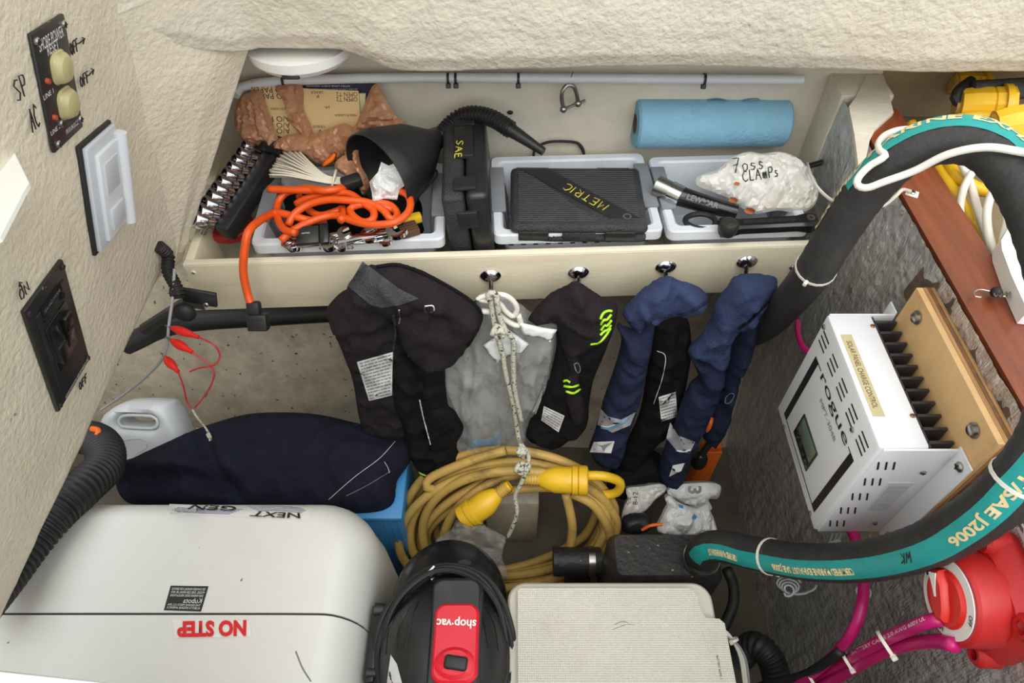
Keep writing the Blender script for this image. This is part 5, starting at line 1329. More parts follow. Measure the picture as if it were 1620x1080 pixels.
# white jug with moulded handle
jm = frame(W(228, 700, 1.34), (1, -.06, 0), (0, .62, .78))
t = thing('jug', 'white plastic jug with moulded handle behind the generator', 'jug', W(228, 760, 1.34) - Vector((0, 0, .15)))
o = pl2(jm, [(160, 668), (175, 648), (202, 637), (262, 637), (273, 645), (285, 665), (298, 700), (300, 760), (190, 765), (165, 720)])
hole = pl2(jm, [(194, 662), (204, 654), (244, 655), (254, 661), (252, 672), (240, 674), (200, 671)])
P = loop2(o, .008); H = loop2(hole, .006)
allp = [Vector(p) for p in P] + [Vector(p) for p in H]
ed = [(i, (i + 1) % len(P)) for i in range(len(P))] + [(len(P) + i, len(P) + (i + 1) % len(H)) for i in range(len(H))]
gx = [Vector((x, y)) for x in np.arange(min(p[0] for p in P), max(p[0] for p in P), .008) for y in np.arange(min(p[1] for p in P), max(p[1] for p in P), .008)]
ga = np.array([[p.x, p.y] for p in gx]); ok = inside(ga[:, 0], ga[:, 1], P) & ~inside(ga[:, 0], ga[:, 1], H)
ga = ga[ok]; ga = ga[(distpoly(ga, P) > .004) & (distpoly(ga, H) > .004)]
r = delaunay_2d_cdt(allp + [Vector((float(a), float(b))) for a, b in ga], ed, [], 1, 1e-7)
vv = np.array([[p.x, p.y] for p in r[0]]); dd = np.minimum(distpoly(vv, P), distpoly(vv, H))
hh = .022 * np.sqrt(np.clip(1 - (1 - np.clip(dd / .02, 0, 1)) ** 2, 0, 1))
fcs = [f for f in r[2] if not inside(np.array([sum(r[0][i].x for i in f) / 3]), np.array([sum(r[0][i].y for i in f) / 3]), H)[0]]
g = G(); n = len(vv)
g.add([jm @ Vector((float(a), float(b), float(c))) for (a, b), c in zip(vv, hh)] + [jm @ Vector((float(a), float(b), -float(c) - .03)) for (a, b), c in zip(vv, hh)], [tuple(f) for f in fcs] + [tuple(n + i for i in reversed(f)) for f in fcs])
be = {}
for f in fcs:
    for i in range(3):
        e = (f[i], f[(i + 1) % 3]); be[e] = 1
g.f += [(a, b, n + b, n + a) for (a, b) in be if (b, a) not in be]
mesh_obj('body', g, 'jug', t, 60)
mesh_obj('handle_rim', G().tube([jm @ Vector((a, b, .012)) for a, b in H[::2]], .003, 8, True, step=.004), 'jug', t)
mesh_obj('shoulder_line', drape_line(t, [(190, 697), (222, 694), (232, 706), (215, 718)], .0009), 'grey_plastic', t)
mesh_obj('foot', G().box((.15, .12, .26), T(*(W(235, 735, 1.34) + Vector((0, .06, -.17)))), .02), 'jug', t)

# navy cloth bag behind the generator
m = frame(W(420, 730, 1.24), (1, 0, 0), (0, .92, .38))
t = thing('cloth_bag', 'dark navy cloth bag slumped behind the generator', 'bag', (-.45, .62, 0.0))
mesh_obj('cloth', pillow(pl2(m, [(186, 738), (215, 722), (262, 700), (320, 675), (385, 656), (440, 652), (500, 655), (560, 668), (630, 686), (652, 705), (645, 735), (628, 760), (618, 800), (560, 812), (400, 806), (250, 800), (195, 790)]), m, .040, .12, .07, .008, .010, 14, (1, 1), [(pl2(m, [(330, 690), (345, 730), (380, 780)]), .014, -.020), (pl2(m, [(200, 745), (270, 735), (340, 742)]), .014, .018), (pl2(m, [(215, 765), (300, 752), (360, 770)]), .012, -.016), (pl2(m, [(520, 690), (590, 740), (610, 780)]), .014, .008), (pl2(m, [(440, 770), (560, 700), (640, 700)]), .008, -.005)], seed=3), 'navy_cloth', t, 180)
mesh_obj('loose_thread', drape_line(t, [(520, 790), (560, 755), (600, 725), (625, 698)], .0005, .001), 'label_white', t)
mesh_obj('loose_thread', drape_line(t, [(548, 784), (580, 768), (618, 745)], .0005, .001), 'text_grey', t)
mesh_obj('loose_thread', drape_line(t, [(608, 730), (614, 740), (616, 748)], .0005, .001), 'label_white', t)
# blue crate behind
c = WZ(628, 790, .30)
t = thing('plastic_crate', 'blue ribbed plastic crate edge between generator and yellow cord', 'crate', (c.x - .04, c.y + .02, 0))
mesh_obj('wall', G().box((.08, .15, .30), T(c.x - .030, c.y + .035, .16), .006), 'blue_crate', t)
for k in range(3): mesh_obj('rib', G().box((.004, .155, .28), T(c.x + .006 - .012 * k, c.y + .035, .165), .001), 'blue_crate', t)
mesh_obj('rim', G().box((.092, .162, .014), T(c.x - .030, c.y + .035, .312), .004), 'blue_crate', t)

# shop vacuum
VX, VY = -.093, .288
t = thing('shop_vacuum', 'small black shop vacuum with red handle panel', 'vacuum', (VX, VY, 0))
mesh_obj('tank', G().lathe([(.076, 0), (.086, .02), (.090, .36), (.093, .375), (.093, .40), (.088, .405)], T(VX, VY + .028, 0), 44, sy=1.38), 'black_gloss', t)
mesh_obj('motor_housing', G().lathe([(.090, .34), (.088, .40), (.084, .430), (.076, .450), (.058, .462), (.0001, .468)], T(VX, VY + .058, 0), 44, cap=False, sy=1.12), 'black_gloss', t)
dome = G().lathe([(.096, .395), (.093, .43), (.086, .462), (.072, .487), (.050, .503), (.025, .510), (.0001, .512)], T(VX, VY - .025, 0), 48, cap=False, sy=1.14)
mesh_obj('dome', dome, 'black_plastic', t)
for s_ in (-1, 1):
    for k in range(3):
        x = s_ * (.044 + .014 * k)
        mesh_obj('dome_rib', drape_line(t, [(707 + s_ * (45 + 15 * k) , 952 + 8 * k), (707 + s_ * (58 + 17 * k), 985 + 5 * k), (707 + s_ * (66 + 15 * k), 1025 + 5 * k)], .0013, .0002), 'black_gloss', t)
for k in range(9):
    a = math.radians(28 + 124 * k / 8)
    mesh_obj('vent_slat', drape_line(t, [(735 - 9 * math.cos(a), 893 + 4 * math.sin(a) ), (735 - 24 * math.cos(a), 893 + 18 * math.sin(a))], .0010, .0004, 1.5), 'seam', t)
mesh_obj('exhaust_port', drape_poly(t, [(735 + 11 * math.cos(a * .63), 890 + 5 * math.sin(a * .63)) for a in range(10)], .001, 3), 'seam', t)
# raised spine and red panel
mesh_obj('spine', G().loft([rr_ring(VX + .018, VY - .022, .072, .175, .014, .47), rr_ring(VX + .018, VY - .022, .066, .165, .014, .512), rr_ring(VX + .018, VY - .022, .060, .155, .012, .5165)]), 'black_plastic', t)
rp = mesh_obj('red_panel', G().loft([rr_ring(VX + .020, VY - .026, .060, .100, .014, .514), rr_ring(VX + .020, VY - .026, .058, .098, .014, .520), rr_ring(VX + .020, VY - .026, .052, .092, .012, .5225)]), 'red_plastic', t)
bz = T(VX + .020, VY - .052, .521)
mesh_obj('switch_bezel', G().lathe([(.0001, .006), (.020, .0055), (.026, .002), (.027, -.002)], bz, 30, cap=False, sy=.75), 'red_plastic', rp)
mesh_obj('switch', G().box((.030, .017, .008), bz @ T(.002, -.001, .007) @ RZ(-8) @ RX(8), .0039, 3), 'rubber', rp)
letters('lettering', 'shop·vac', frame((VX + .020, VY - .002, .5232), (-1, .03, 0), (0, -1, 0)), .052, .0150, 'text_white', rp, bold=.02)
for k, (ra, dz) in enumerate(((.090, .432), (.0955, .428), (.092, .440), (.0985, .434), (.087, .447))):
    pts = [Vector((VX + ra * math.cos(a) + .002 * math.sin(5 * a + k), VY - .020 + ra * 1.19 * math.sin(a), dz + .034 * max(0, math.sin(a)) + .003 * math.sin(3 * a + k * 2))) for a in [i * 2 * math.pi / 20 for i in range(20)]]
    mesh_obj('cord_wrap', G().tube(pts, .0042, 8, True, step=.008), 'rubber', t)
mesh_obj('steel_prong', G().box((.003, .016, .0016), T(*W(681, 902, .985)) @ RZ(-40)), 'chrome', t)
mesh_obj('steel_prong', G().box((.003, .016, .0016), T(*W(688, 910, .985)) @ RZ(-40)), 'chrome', t)
mesh_obj('power_plug', G().tube([W(640, 938, .985), W(655, 925, .985), W(676, 908, .985)], .0075, 10, step=.006), 'rubber', t)
mesh_obj('red_knob', G().sphere((VX - .045, VY - .105, .475), .012, 10), 'red_plastic', t)
mesh_obj('side_label', drape_poly(t, [(618, 1035), (628, 1050), (636, 1080), (612, 1080)], .001, 6), 'label_white', t)

# beige lidded box
BX0, BX1, BY0, BY1, BZ = -.006, .292, .02, .368, .452
t = thing('battery_box', 'beige box with textured lid beside the vacuum', 'box', ((BX0 + BX1) / 2, (BY0 + BY1) / 2, 0))
cx, cy = (BX0 + BX1) / 2, (BY0 + BY1) / 2
mesh_obj('body', G().loft([rr_ring(cx, cy, BX1 - BX0 - .05, BY1 - BY0 - .05, .03, .0), rr_ring(cx, cy, BX1 - BX0 - .02, BY1 - BY0 - .02, .03, .43)]), 'lid_beige2', t)
ld = mesh_obj('lid_flange', G().loft([rr_ring(cx, cy, BX1 - BX0, BY1 - BY0, .026, .428), rr_ring(cx, cy, BX1 - BX0, BY1 - BY0, .026, .440), rr_ring(cx, cy, BX1 - BX0 - .006, BY1 - BY0 - .006, .024, .443)]), 'lid_beige2', t)
q = [(.014, .352), (.018, .356), (.262, .356), (.270, .352), (.274, .344), (.276, .322), (.281, .314), (.300, .312), (.306, .306), (.306, .02), (.014, .02)]
mesh_obj('lid_panel', G().prism([(BX0 + a, b) for a, b in q], .013, T(0, 0, .441)), 'lid_beige', t)
mesh_obj('lettering', drape_text(t, 'BATTERY BANK 2', [(1136, 1036), (1143, 1074), (1140, 1075), (1133, 1037)], .0006), 'text_black', t, 180)
mesh_obj('scratch', drape_line(t, [(972, 988), (984, 983), (994, 985)], .0006, -.0002, 2, True), 'text_grey', t)
mesh_obj('scratch', drape_line(t, [(968, 996), (990, 988), (1003, 988)], .0005, -.0002, 2, True), 'text_grey', t)

# clear sheet and dark oddments under the coil
mS = frame(W(745, 850, 1.2), (1, 0, 0), (0, .8, .6))
single('plastic_sheet', pillow(pl2(mS, [(690, 852), (712, 838), (722, 822), (742, 832), (764, 828), (802, 850), (794, 880), (806, 912), (770, 930), (700, 925), (668, 898), (682, 874)]), mS, .004, .004, .04, .0035, .022, 30, ridge=True, smooth=False, seed=4), 'bag_frost', 'crumpled clear plastic sheet behind the vacuum', 'plastic sheet', sharp=180)
single('grey_block', G().box((.11, .08, .20), T(*WZ(810, 800, .16)) @ T(0, .03, -.07), .006), 'hull', 'dusty grey block seen through the cord coil', 'block')
t = thing('pump_body', 'black pump with steel clamp behind the beige box', 'pump', WZ(930, 900, .12) - Vector((0, 0, .1)))
pc = WZ(925, 888, .18)
mesh_obj('barrel', G().cyl(pc + Vector((-.06, 0, 0)), pc + Vector((.03, 0, 0)), .027, n=24), 'muffler', t)
mesh_obj('clamp', G().cyl(pc + Vector((.006, 0, 0)), pc + Vector((.018, 0, 0)), .0285, n=24), 'steel', t)
mesh_obj('stand', G().box((.05, .04, .15), T(pc.x - .01, pc.y, .08), .004), 'muffler', t)

# black water-lift muffler
MZ = .32
t = thing('muffler_box', 'grimy black muffler box receiving the teal striped hose', 'muffler', (.265, .47, 0))
mesh_obj('body', G().loft([rr_ring(.262, .460, .19, .085, .014, z) for z in (.0, .30)] + [rr_ring(.262, .460, .185, .08, .014, .312), rr_ring(.262, .460, .17, .07, .012, MZ)]), 'muffler', t)
mesh_obj('inlet', G().cyl((.318, .452, .30), (.319, .447, .338), .028, n=24), 'muffler', t)
mesh_obj('hose_clamp', G().lathe([(.029, 0), (.0305, 0), (.0305, .010), (.029, .010)], T(.3185, .449, .326), 28, cap=False), 'steel', t)

# bags and rubbish behind the muffler
def bagplane(u, v, tt, lean=.5): return frame(W(u, v, tt), (1, 0, 0), (0, lean, 1 - lean * .4))
def c5(L): return [(960 + x / 5.4, 660 + y / 5.4) for x, y in L]
m = bagplane(1085, 785, 1.36, .7)
t = thing('paper_sack', 'off white sack with a big figure 3 behind the crumpled bag', 'sack', W(1085, 800, 1.36) - Vector((0, 0, .1)))
mesh_obj('sack', pillow(pl2(m, c5([(560, 590), (700, 565), (890, 560), (975, 590), (950, 690), (870, 700), (900, 780), (820, 800), (620, 720), (520, 660)])), m, .012, .05, .03, .0035, .012, 30, ridge=True, seed=5), 'white_bag', t, 20)
mesh_obj('lettering', drape_text(t, '3', [(1110, 768), (1110, 781), (1088, 781), (1088, 769)], .001, 0, .03), 'text_grey', t, 180)
m = bagplane(1010, 785, 1.38, .7)
t = thing('paper_sack', 'pale torn sack printed 12 beside the yellow cord', 'sack', W(1010, 810, 1.38) - Vector((0, 0, .1)))
mesh_obj('sack', pillow(pl2(m, c5([(170, 610), (300, 590), (470, 570), (510, 620), (420, 700), (340, 790), (240, 850), (130, 870), (150, 760), (180, 700)])), m, .012, .05, .03, .0035, .012, 30, ridge=True, seed=6), 'clear_white_bag', t, 20)
mesh_obj('lettering', drape_text(t, '8-12', [(1001, 798), (1001, 778), (1009, 778), (1009, 798)], .001), 'text_black', t, 180)
mesh_obj('lettering', drape_text(t, 'VE', [(992, 798), (992, 786), (998, 786), (998, 798)], .001), 'text_black', t, 180)
m = bagplane(1088, 822, 1.28, .75)
t = thing('plastic_bag', 'crumpled white plastic bag with blue print behind the muffler', 'bag', W(1088, 840, 1.28) - Vector((0, 0, .1)))
mesh_obj('bag_body', pillow(pl2(m, c5([(440, 980), (470, 860), (520, 760), (500, 700), (540, 670), (620, 730), (760, 780), (860, 740), (890, 810), (920, 880), (940, 1000), (830, 1040), (640, 1010)])), m, .022, .06, .04, .0032, .018, 34, ridge=True, seed=7), 'white_bag', t, 20)
mesh_obj('blue_print', drape_poly(t, c5([(725, 860), (745, 820), (775, 850), (745, 880)]), .001, 2), 'blue_crate', t, 180)
mesh_obj('blue_print', drape_poly(t, c5([(610, 740), (650, 750), (655, 780), (620, 770)]), .001, 2), 'blue_crate', t, 180)
m = bagplane(1125, 730, 1.45, .3)
t = thing('orange_bottle', 'orange narrow box standing in the corner behind the navy vest', 'box', W(1118, 760, 1.47) - Vector((0, 0, .1)))
mesh_obj('body', G().box((.040, .03, .26), T(*(W(1118, 745, 1.50))) @ T(0, .02, -.06), .004), 'orange2', t)
mesh_obj('cap', G().box((.030, .026, .02), T(*(W(1118, 745, 1.50))) @ T(0, .02, .08), .003), 'orange2', t)
single('brush_head', pillow(pl2(bagplane(1000, 832, 1.33, .7), [(985, 820), (1008, 812), (1030, 818), (1028, 838), (1000, 844), (984, 838)]), bagplane(1000, 832, 1.33, .7), .02, .03, .02, .005, .003, 60, seed=2), 'rubber', 'dark brush head beside the muffler box', 'brush', sharp=180)
single('orange_cable', G().tube([W(1016, 838, 1.26), W(1030, 831, 1.25), W(1048, 829, 1.25)], .003, 6, step=.004), 'orange2', 'short orange cable end by the muffler box', 'cable')
single('dark_bundle', pillow(pl2(bagplane(1010, 745, 1.42, .4), [(960, 770), (975, 740), (1030, 720), (1060, 740), (1040, 775), (985, 785)]), bagplane(1010, 745, 1.42, .4), .03, .05, .03, .007, .006, 18, seed=5), 'pfd_black2', 'dark cloth bundle behind the yellow cord', 'cloth', sharp=180)

# ================================================================== RIGHT SIDE
# plywood pad and solar charge controller on the foil wall
t = thing('plywood_pad', 'square plywood mounting pad bolted to the foil wall', 'mounting pad', (.50, .47, .555))
mesh_obj('pad_face', G().box((.008, .222, .292), T(.500, .473, .700), .001), 'plywood', t)
for k, mt_ in enumerate(('ply_edge', 'ply_dark', 'ply_edge')):
    mesh_obj('ply_layer', G().box((.0048, .222, .292), T(.5065 + .0050 * k, .473, .700), .0006), mt_, t)
for y, z in ((.553, .825), (.392, .825)):
    b = mesh_obj('bolt', G().lathe([(.009, 0), (.009, .002), (.006, .002), (.006, .006), (.004, .007)], frame((.4958, y, z), (0, -1, 0), (0, 0, 1)), 16), 'steel', t)
CX0, CX1, CY0, CY1, CZ0, CZ1 = .405, .462, .388, .586, .580, .795
t = thing('charge_controller', 'white solar charge controller with display and black cooling fins', 'controller', (.44, .487, .58))
mesh_obj('case', G().box((CX1 - CX0, CY1 - CY0, CZ1 - CZ0), T((CX0 + CX1) / 2, (CY0 + CY1) / 2, (CZ0 + CZ1) / 2), .004), 'ctrl_white', t)
for y in (CY0 - .001, CY1 + .001):
    mesh_obj('end_plate', G().box((.493 - CX0 - .005, .003, CZ1 - CZ0 - .004), T((CX0 + .493) / 2 + .0025, y, (CZ0 + CZ1) / 2), .0008), 'ctrl_white', t)
fl = mesh_obj('flange', G().box((.0025, .030, CZ1 - CZ0 + .004), T(.4940, CY0 - .014, (CZ0 + CZ1) / 2), .0008), 'ctrl_white', t)
mesh_obj('flange', G().box((.0025, .020, CZ1 - CZ0 + .004), T(.4940, CY1 + .010, (CZ0 + CZ1) / 2), .0008), 'ctrl_white', t)
for z in (CZ0 + .02, CZ1 - .012): screw(frame((.4927, CY0 - .017, z), (0, -1, 0), (0, 0, 1)), .006, t)
for k in range(11):
    y = CY0 + .010 + k * (CY1 - CY0 - .020) / 10
    mesh_obj('fin', G().box((.030, .0042, CZ1 - CZ0 - .008), T(.4785, y, (CZ0 + CZ1) / 2), .0008), 'fin_black', t)
mesh_obj('fin_base', G().box((.004, CY1 - CY0 - .004, CZ1 - CZ0 - .008), T(.4635, (CY0 + CY1) / 2, (CZ0 + CZ1) / 2)), 'fin_black', t)
fx = lambda u, v: WX(u, v, CX0)
def fpt(u, v, d=0): p = WX(u, v, CX0); return Vector((CX0 - d, p.y, p.z))
ff = frame((CX0 - .0004, (CY0 + CY1) / 2, (CZ0 + CZ1) / 2), (0, -1, 0), (0, 0, 1))
Wf = CY1 - CY0; Hf = CZ1 - CZ0
for k in range(5):
    for j in range(3):
        mesh_obj('vent_slot', G().box((.022, .0022, .0006), ff @ T(-.076 + .038 * k, Hf / 2 - .020 - .009 * j - .0 * k, 0)), 'text_black', t)
x0, x1, y0, y1 = -.076, .082, -.088, .048
for (a, b, c_, d_) in ((x0, y0, x0 + .012, y1), (x1 - .012, y0, x1, y1)): mesh_obj('panel_bar', G().box((c_ - a, d_ - b, .0006), ff @ T((a + c_) / 2, (b + d_) / 2, 0), .0), 'text_black', t)
for y in (y0, y1):
    segs = [(x0, x1)] if y == y0 else [(x0, -.052), (.062, x1)]
    for a, b in segs: mesh_obj('panel_line', G().box((b - a, .0012, .0006), ff @ T((a + b) / 2, y, 0)), 'text_black', t)
letters('lettering', 'rogue', ff @ T(.006, .044, .0006), .104, .016, 'text_black', t)
letters('lettering', 'MPT-3048', ff @ T(.008, .024, .0006), .062, .0075, 'text_grey', t)
letters('lettering', 'LOW VOLTAGE CHARGING FLOAT EQUALIZE', ff @ T(-.006, y0 - .006, .0006), .10, .0022, 'text_grey', t)
dp = mesh_obj('display_bezel', G().box((.064, .046, .002), ff @ T(-.004, -.052, .0006), .0006), 'lcd', t)
mesh_obj('screen', G().box((.056, .026, .0012), ff @ T(-.003, -.044, .0016), .0004), 'lcd_glow', dp)
for k in range(4): mesh_obj('button', G().cyl(ff @ Vector((-.022 + .014 * k, -.067, .001)), ff @ Vector((-.022 + .014 * k, -.067, .003)), .0028, n=10), 'black_plastic', dp)
for a, b in ((-.090, .092), (.052, .070), (-.060, -.100), (.078, -.100)): screw(ff @ T(a, b, 0), .0036, t)
tp = mesh_obj('name_tape', G().box((.122, .014, .0006), frame((.4185, .490, CZ1 + .0002), (0, -1, 0), (1, 0, 0)), 0), 'gold_tape', t, label='gold label tape')
letters('lettering', 'SOLAR PANEL CHARGE CONTROL', frame((.4185, .490, CZ1 + .0008), (0, -1, 0), (1, 0, 0)), .100, .0065, 'brown_dark', tp)
for y in (.565, .43): screw(frame((.457, y, CZ1), (0, -1, 0), (1, 0, 0)), .003, t, material='rusty')
# side with slots and rating label, facing the camera end
sf = frame((CX0, CY0 - .0029, CZ0), (1, 0, 0), (0, 0, 1))
for k in range(5):
    for j in range(3): mesh_obj('vent_slot', G().box((.002, .018, .0006), sf @ T(.012 + .009 * j, .028 + .038 * k, .0) @ RZ(18)), 'text_black', t)
rl = mesh_obj('rating_label', G().box((.030, .080, .0006), sf @ T(.056, .100, 0)), 'grey_light', t)
for k in range(8): letters('lettering', ('ROGUE POWER TECHNOLOGIES' if k == 0 else 'MAX INPUT 140V DC OUTPUT 30A'), sf @ T(.046 + .003 * k, .100, .0006) @ RZ(90), .064, .0016 if k else .0022, 'text_grey', rl)
screw(sf @ T(.070, .165, 0), .0035, t); screw(sf @ T(.070, .030, 0), .0035, t)

# teal striped exhaust hose
def hose_path():
    return [W(1110, 560, 1.48), W(1180, 532, 1.31), W(1215, 512, 1.14), W(1250, 475, .99), W(1290, 425, .88), W(1330, 360, .82), W(1375, 298, .775), W(1430, 245, .735), W(1495, 222, .71), W(1560, 232, .69), W(1615, 290, .665), W(1655, 380, .64), W(1680, 480, .62), W(1685, 590, .60), W(1660, 690, .60), W(1600, 772, .632), W(1530, 828, .68), W(1450, 868, .745), W(1360, 888, .83), W(1270, 888, .92), W(1195, 875, 1.0), W(1145, 864, 1.055), W(1120, 866, 1.085), W(1108, 876, 1.115), Vector((.3188, .448, .340)), Vector((.3184, .450, .310))]
HP = resample(hose_path(), .009); HL = arclen(HP); HT = HL[-1]; HR = .0245
t = thing('exhaust_hose', 'thick black marine exhaust hose with teal lettered stripe looping by the foil wall', 'hose', (.45, .45, .45))
mesh_obj('hose', G().tube(HP, lambda s, L: HR + .0004 * math.sin(2 * math.pi * s / .018), 28, smooth=False), 'hose_black', t, 180)
FR = frames(HP)
def idx(u, v):
    best = min(range(len(HP)), key=lambda i: (Vector(proj(HP[i])) - Vector((u, v))).length); return best
def proj(p):
    d = p - CAM; z = d.dot(FWD); return (810 + FPX * d.dot(RGT) / z, 540 + FPX * d.dot(DWN) / z)
def hdir(i):
    """which way the stripe faces along the hose"""
    a = i0_; keys = STR; k = 0
    while k < len(keys) - 2 and keys[k + 1][0] < i: k += 1
    f = min(1, max(0, (i - keys[k][0]) / max(1e-6, keys[k + 1][0] - keys[k][0])))
    return keys[k][1].lerp(keys[k + 1][1], f)
i0_ = 0
def face(u, v, du, dv, toward):
    """stripe direction: mix of the photograph's sideways direction and towards the viewer"""
    i = idx(u, v); c = (CAM - HP[i]).normalized()
    return (i, ((RGT * du + DWN * dv).normalized() * math.sqrt(max(0, 1 - toward ** 2)) + c * toward))
STR = sorted([face(1340, 345, -.75, -.66, .25), face(1420, 255, -.5, -.85, .45), face(1500, 222, 0, -1, .60), face(1580, 250, .7, -.7, .65), face(1640, 350, .9, -.3, .8), face(1685, 560, .5, .5, .9), face(1620, 755, -.2, .3, .96), face(1500, 845, .1, .5, .97), face(1380, 886, 0, 1, .97), face(1270, 888, -.1, 1, .95), face(1180, 873, -.1, .9, .93), face(1120, 868, -.5, .5, .9)], key=lambda k: k[0])
HWID = .0125
def hpt(s, wv, off):
    """point on the hose surface: s along, wv across the stripe"""
    s = min(max(s, 0), HT - 1e-6); i = min(len(HP) - 2, max(0, int(s / HT * (len(HP) - 1))))
    while i < len(HP) - 2 and HL[i + 1] < s: i += 1
    while i > 0 and HL[i] > s: i -= 1
    f = (s - HL[i]) / max(1e-9, HL[i + 1] - HL[i])
    p = HP[i].lerp(HP[i + 1], f); tg = (HP[min(i + 2, len(HP) - 1)] - HP[max(0, i - 1)]).normalized()
    d = hdir(i + f); d = (d - tg * d.dot(tg)).normalized(); b = tg.cross(d)
    a = wv / HR
    return p + (d * math.cos(a) + b * math.sin(a)) * (HR + off)
sa = HL[idx(1372, 302)]; sb = HL[idx(1112, 870)]
n = int((sb - sa) / .006)
st = [[hpt(sa + (sb - sa) * i / n, -HWID + 2 * HWID * j / 6, .0007) for j in range(7)] for i in range(n + 1)]
g = G(); g.v = [p for r in st for p in r]; g.f = [(i * 7 + j, i * 7 + j + 1, (i + 1) * 7 + j + 1, (i + 1) * 7 + j) for i in range(n) for j in range(6)]
mesh_obj('teal_stripe', g, 'teal', t, 180)
def hose_text(s, c, L, h, flip):
    v, f = text_geo(s, 1, 1, 0, .035)
    x0 = min(p.x for p in v); x1 = max(p.x for p in v); y0 = min(p.y for p in v); y1 = max(p.y for p in v)
    out = [hpt(c + flip * ((p.x - x0) / (x1 - x0) - .5) * L, -flip * ((p.y - y0) / (y1 - y0) - .5) * h * HS, .0013) for p in v]
    mesh_obj('lettering', G().add(out, f), 'hose_text', t, 180)
HS = 1
hose_text('CERTIFIED MARINE EXHAUST SAE J2006', HL[idx(1500, 225)] + .015, .36, .013, 1)
hose_text('MARINE EXHAUST/SAE J2006', HL[idx(1522, 838)] - .140, .28, .0135, 1)
hose_text('CERTIFIED MARINE EXHAUST SAE J2006', HL[idx(1306, 889)], .145, .012, 1)
hose_text('CERTIFIED MARINE EXHAUST', HL[idx(1162, 868)], .06, .010, 1)
mesh_obj('marker_scribble', drape_scrawl(t, 'MK', [(1440, 872), (1422, 876), (1424, 892), (1442, 890)], .0006, seed=5), 'ink', t, 180)
for (u, v) in ((1216, 880), (1614, 760)):
    i = idx(u, v)
    ziptie('hose_tie', '', HP[i], HP[i + 1] - HP[i - 1], HR + .0005, t, 'cable_white', (0, -.2, -1), .007)
i = idx(1290, 425); ziptie('hose_tie', '', HP[i], HP[i + 1] - HP[i - 1], HR + .0005, t, 'cable_white', (0, .2, -1), .007)

# white cables over the hose
def cable(name, lab, pts, r, mt_, cat='cable', group=None):
    return single(name, G().tube([W(*p) for p in pts], r, 10, step=max(.004, r)), mt_, lab, cat, group, 180)
cable('power_cable', 'white cable folded back over the teal striped hose', [(1650, 245, .63), (1620, 241, .645), (1560, 233, .66), (1500, 244, .68), (1447, 270, .705), (1400, 287, .72), (1372, 297, .73), (1357, 293, .735), (1358, 281, .735), (1375, 263, .735), (1400, 247, .725), (1392, 238, .735), (1391, 225, .75), (1404, 212, .765), (1430, 205, .775), (1470, 206, .785), (1500, 210, .80)], .0040, 'cable_white')
t = thing('wire_strap', 'thin white wire screwed to the plank and running behind the hose', 'wire', WZ(1442, 306, .868))
mesh_obj('wire', G().tube([WZ(1277, 258, .762), W(1287, 287, .99), W(1308, 311, .93), W(1337, 327, .87), W(1367, 331, .79), W(1397, 325, .80), W(1417, 310, .83), W(1428, 300, .845), WZ(1440, 303, .870)], .0022, 8, step=.005), 'cable_white', t)
c = WZ(1443, 306, .869)
mesh_obj('strap_tab', G().box((.016, .014, .002), T(*c) @ RZ(-30), .0008), 'cable_white', t); screw(T(c.x, c.y, c.z + .001), .004, t)
wc = [([(1538, 272, .94), (1524, 300, .94), (1519, 340, .91), (1535, 378, .88), (1566, 404, .86), (1590, 440, .83)], 'white cable, outermost curve of the bundle by the white hatch corner'),
      ([(1520, 255, .95), (1535, 290, .95), (1548, 335, .92), (1562, 375, .89), (1574, 405, .86), (1600, 445, .82)], 'white cable, second strand of the bundle by the white hatch corner'),
      ([(1575, 290, .90), (1562, 330, .89), (1564, 370, .87), (1577, 405, .85), (1604, 450, .81)], 'white cable, straight strand of the bundle by the white hatch corner'),
      ([(1572, 288, .91), (1588, 320, .89), (1594, 350, .87), (1586, 385, .86), (1592, 420, .84)], 'white cable bulging past the bundle towards the white hatch corner')]
for k, (p, lab) in enumerate(wc): cable('power_cable', lab, p, .0052, 'cable_white', group='white cables on the ledge')
yc = [([(1440, 195, 1.06), (1470, 245, 1.03), (1496, 285, .98), (1520, 322, .95), (1545, 360, .93), (1580, 400, .91)], 'yellow cable running lowest along the ledge', .0085),
      ([(1498, 258, 1.0), (1515, 278, .97), (1545, 298, .96), (1575, 305, .95), (1600, 330, .93), (1625, 360, .90)], 'yellow cable looping under the hose', .0095),
      ([(1470, 205, 1.03), (1510, 190, 1.01), (1550, 184, 1.0), (1600, 190, .98), (1640, 200, .96)], 'yellow cable lying over the ledge beside the plugs', .0080)]
for p, lab, r in yc: cable('shore_cable', lab, p, r, 'yellow', group='yellow cables on the ledge')
# yellow shore power plugs
def splug(pts, r, lab):
    t_ = thing('shore_plug', lab, 'plug', W(*pts[0]) - Vector((0, 0, r)), 'yellow plugs on the ledge')
    p, q = W(*pts[0]), W(*pts[1]); d = q - p; mm = d.to_track_quat('Z', 'Y').to_matrix().to_4x4(); mm.translation = p; L = d.length
    mesh_obj('body', G().lathe([(r * .5, 0), (r * .9, L * .05), (r, L * .3), (r, L * .6), (r * .92, L * .62), (r, L * .64), (r, L)], mm, 10), 'yellow', t_, 20)
    mesh_obj('collar', G().lathe([(r * 1.0, 0), (r * 1.14, 0), (r * 1.14, L * .12), (r * 1.0, L * .12)], mm @ T(0, 0, L * .8), 24, cap=False), 'yellow', t_)
    mesh_obj('face', G().lathe([(.0001, 0), (r * .6, 0), (r * .6, .004), (r * .9, .004)], mm @ T(0, 0, -.002), 20, cap=False), 'yellow_dirty', t_)
splug([(1512, 168, 1.03), (1600, 168, 1.01)], .028, 'yellow shore power plug under the black strap')
splug([(1570, 204, .95), (1650, 190, .93)], .027, 'yellow shore power plug with its ring end beside the hose')
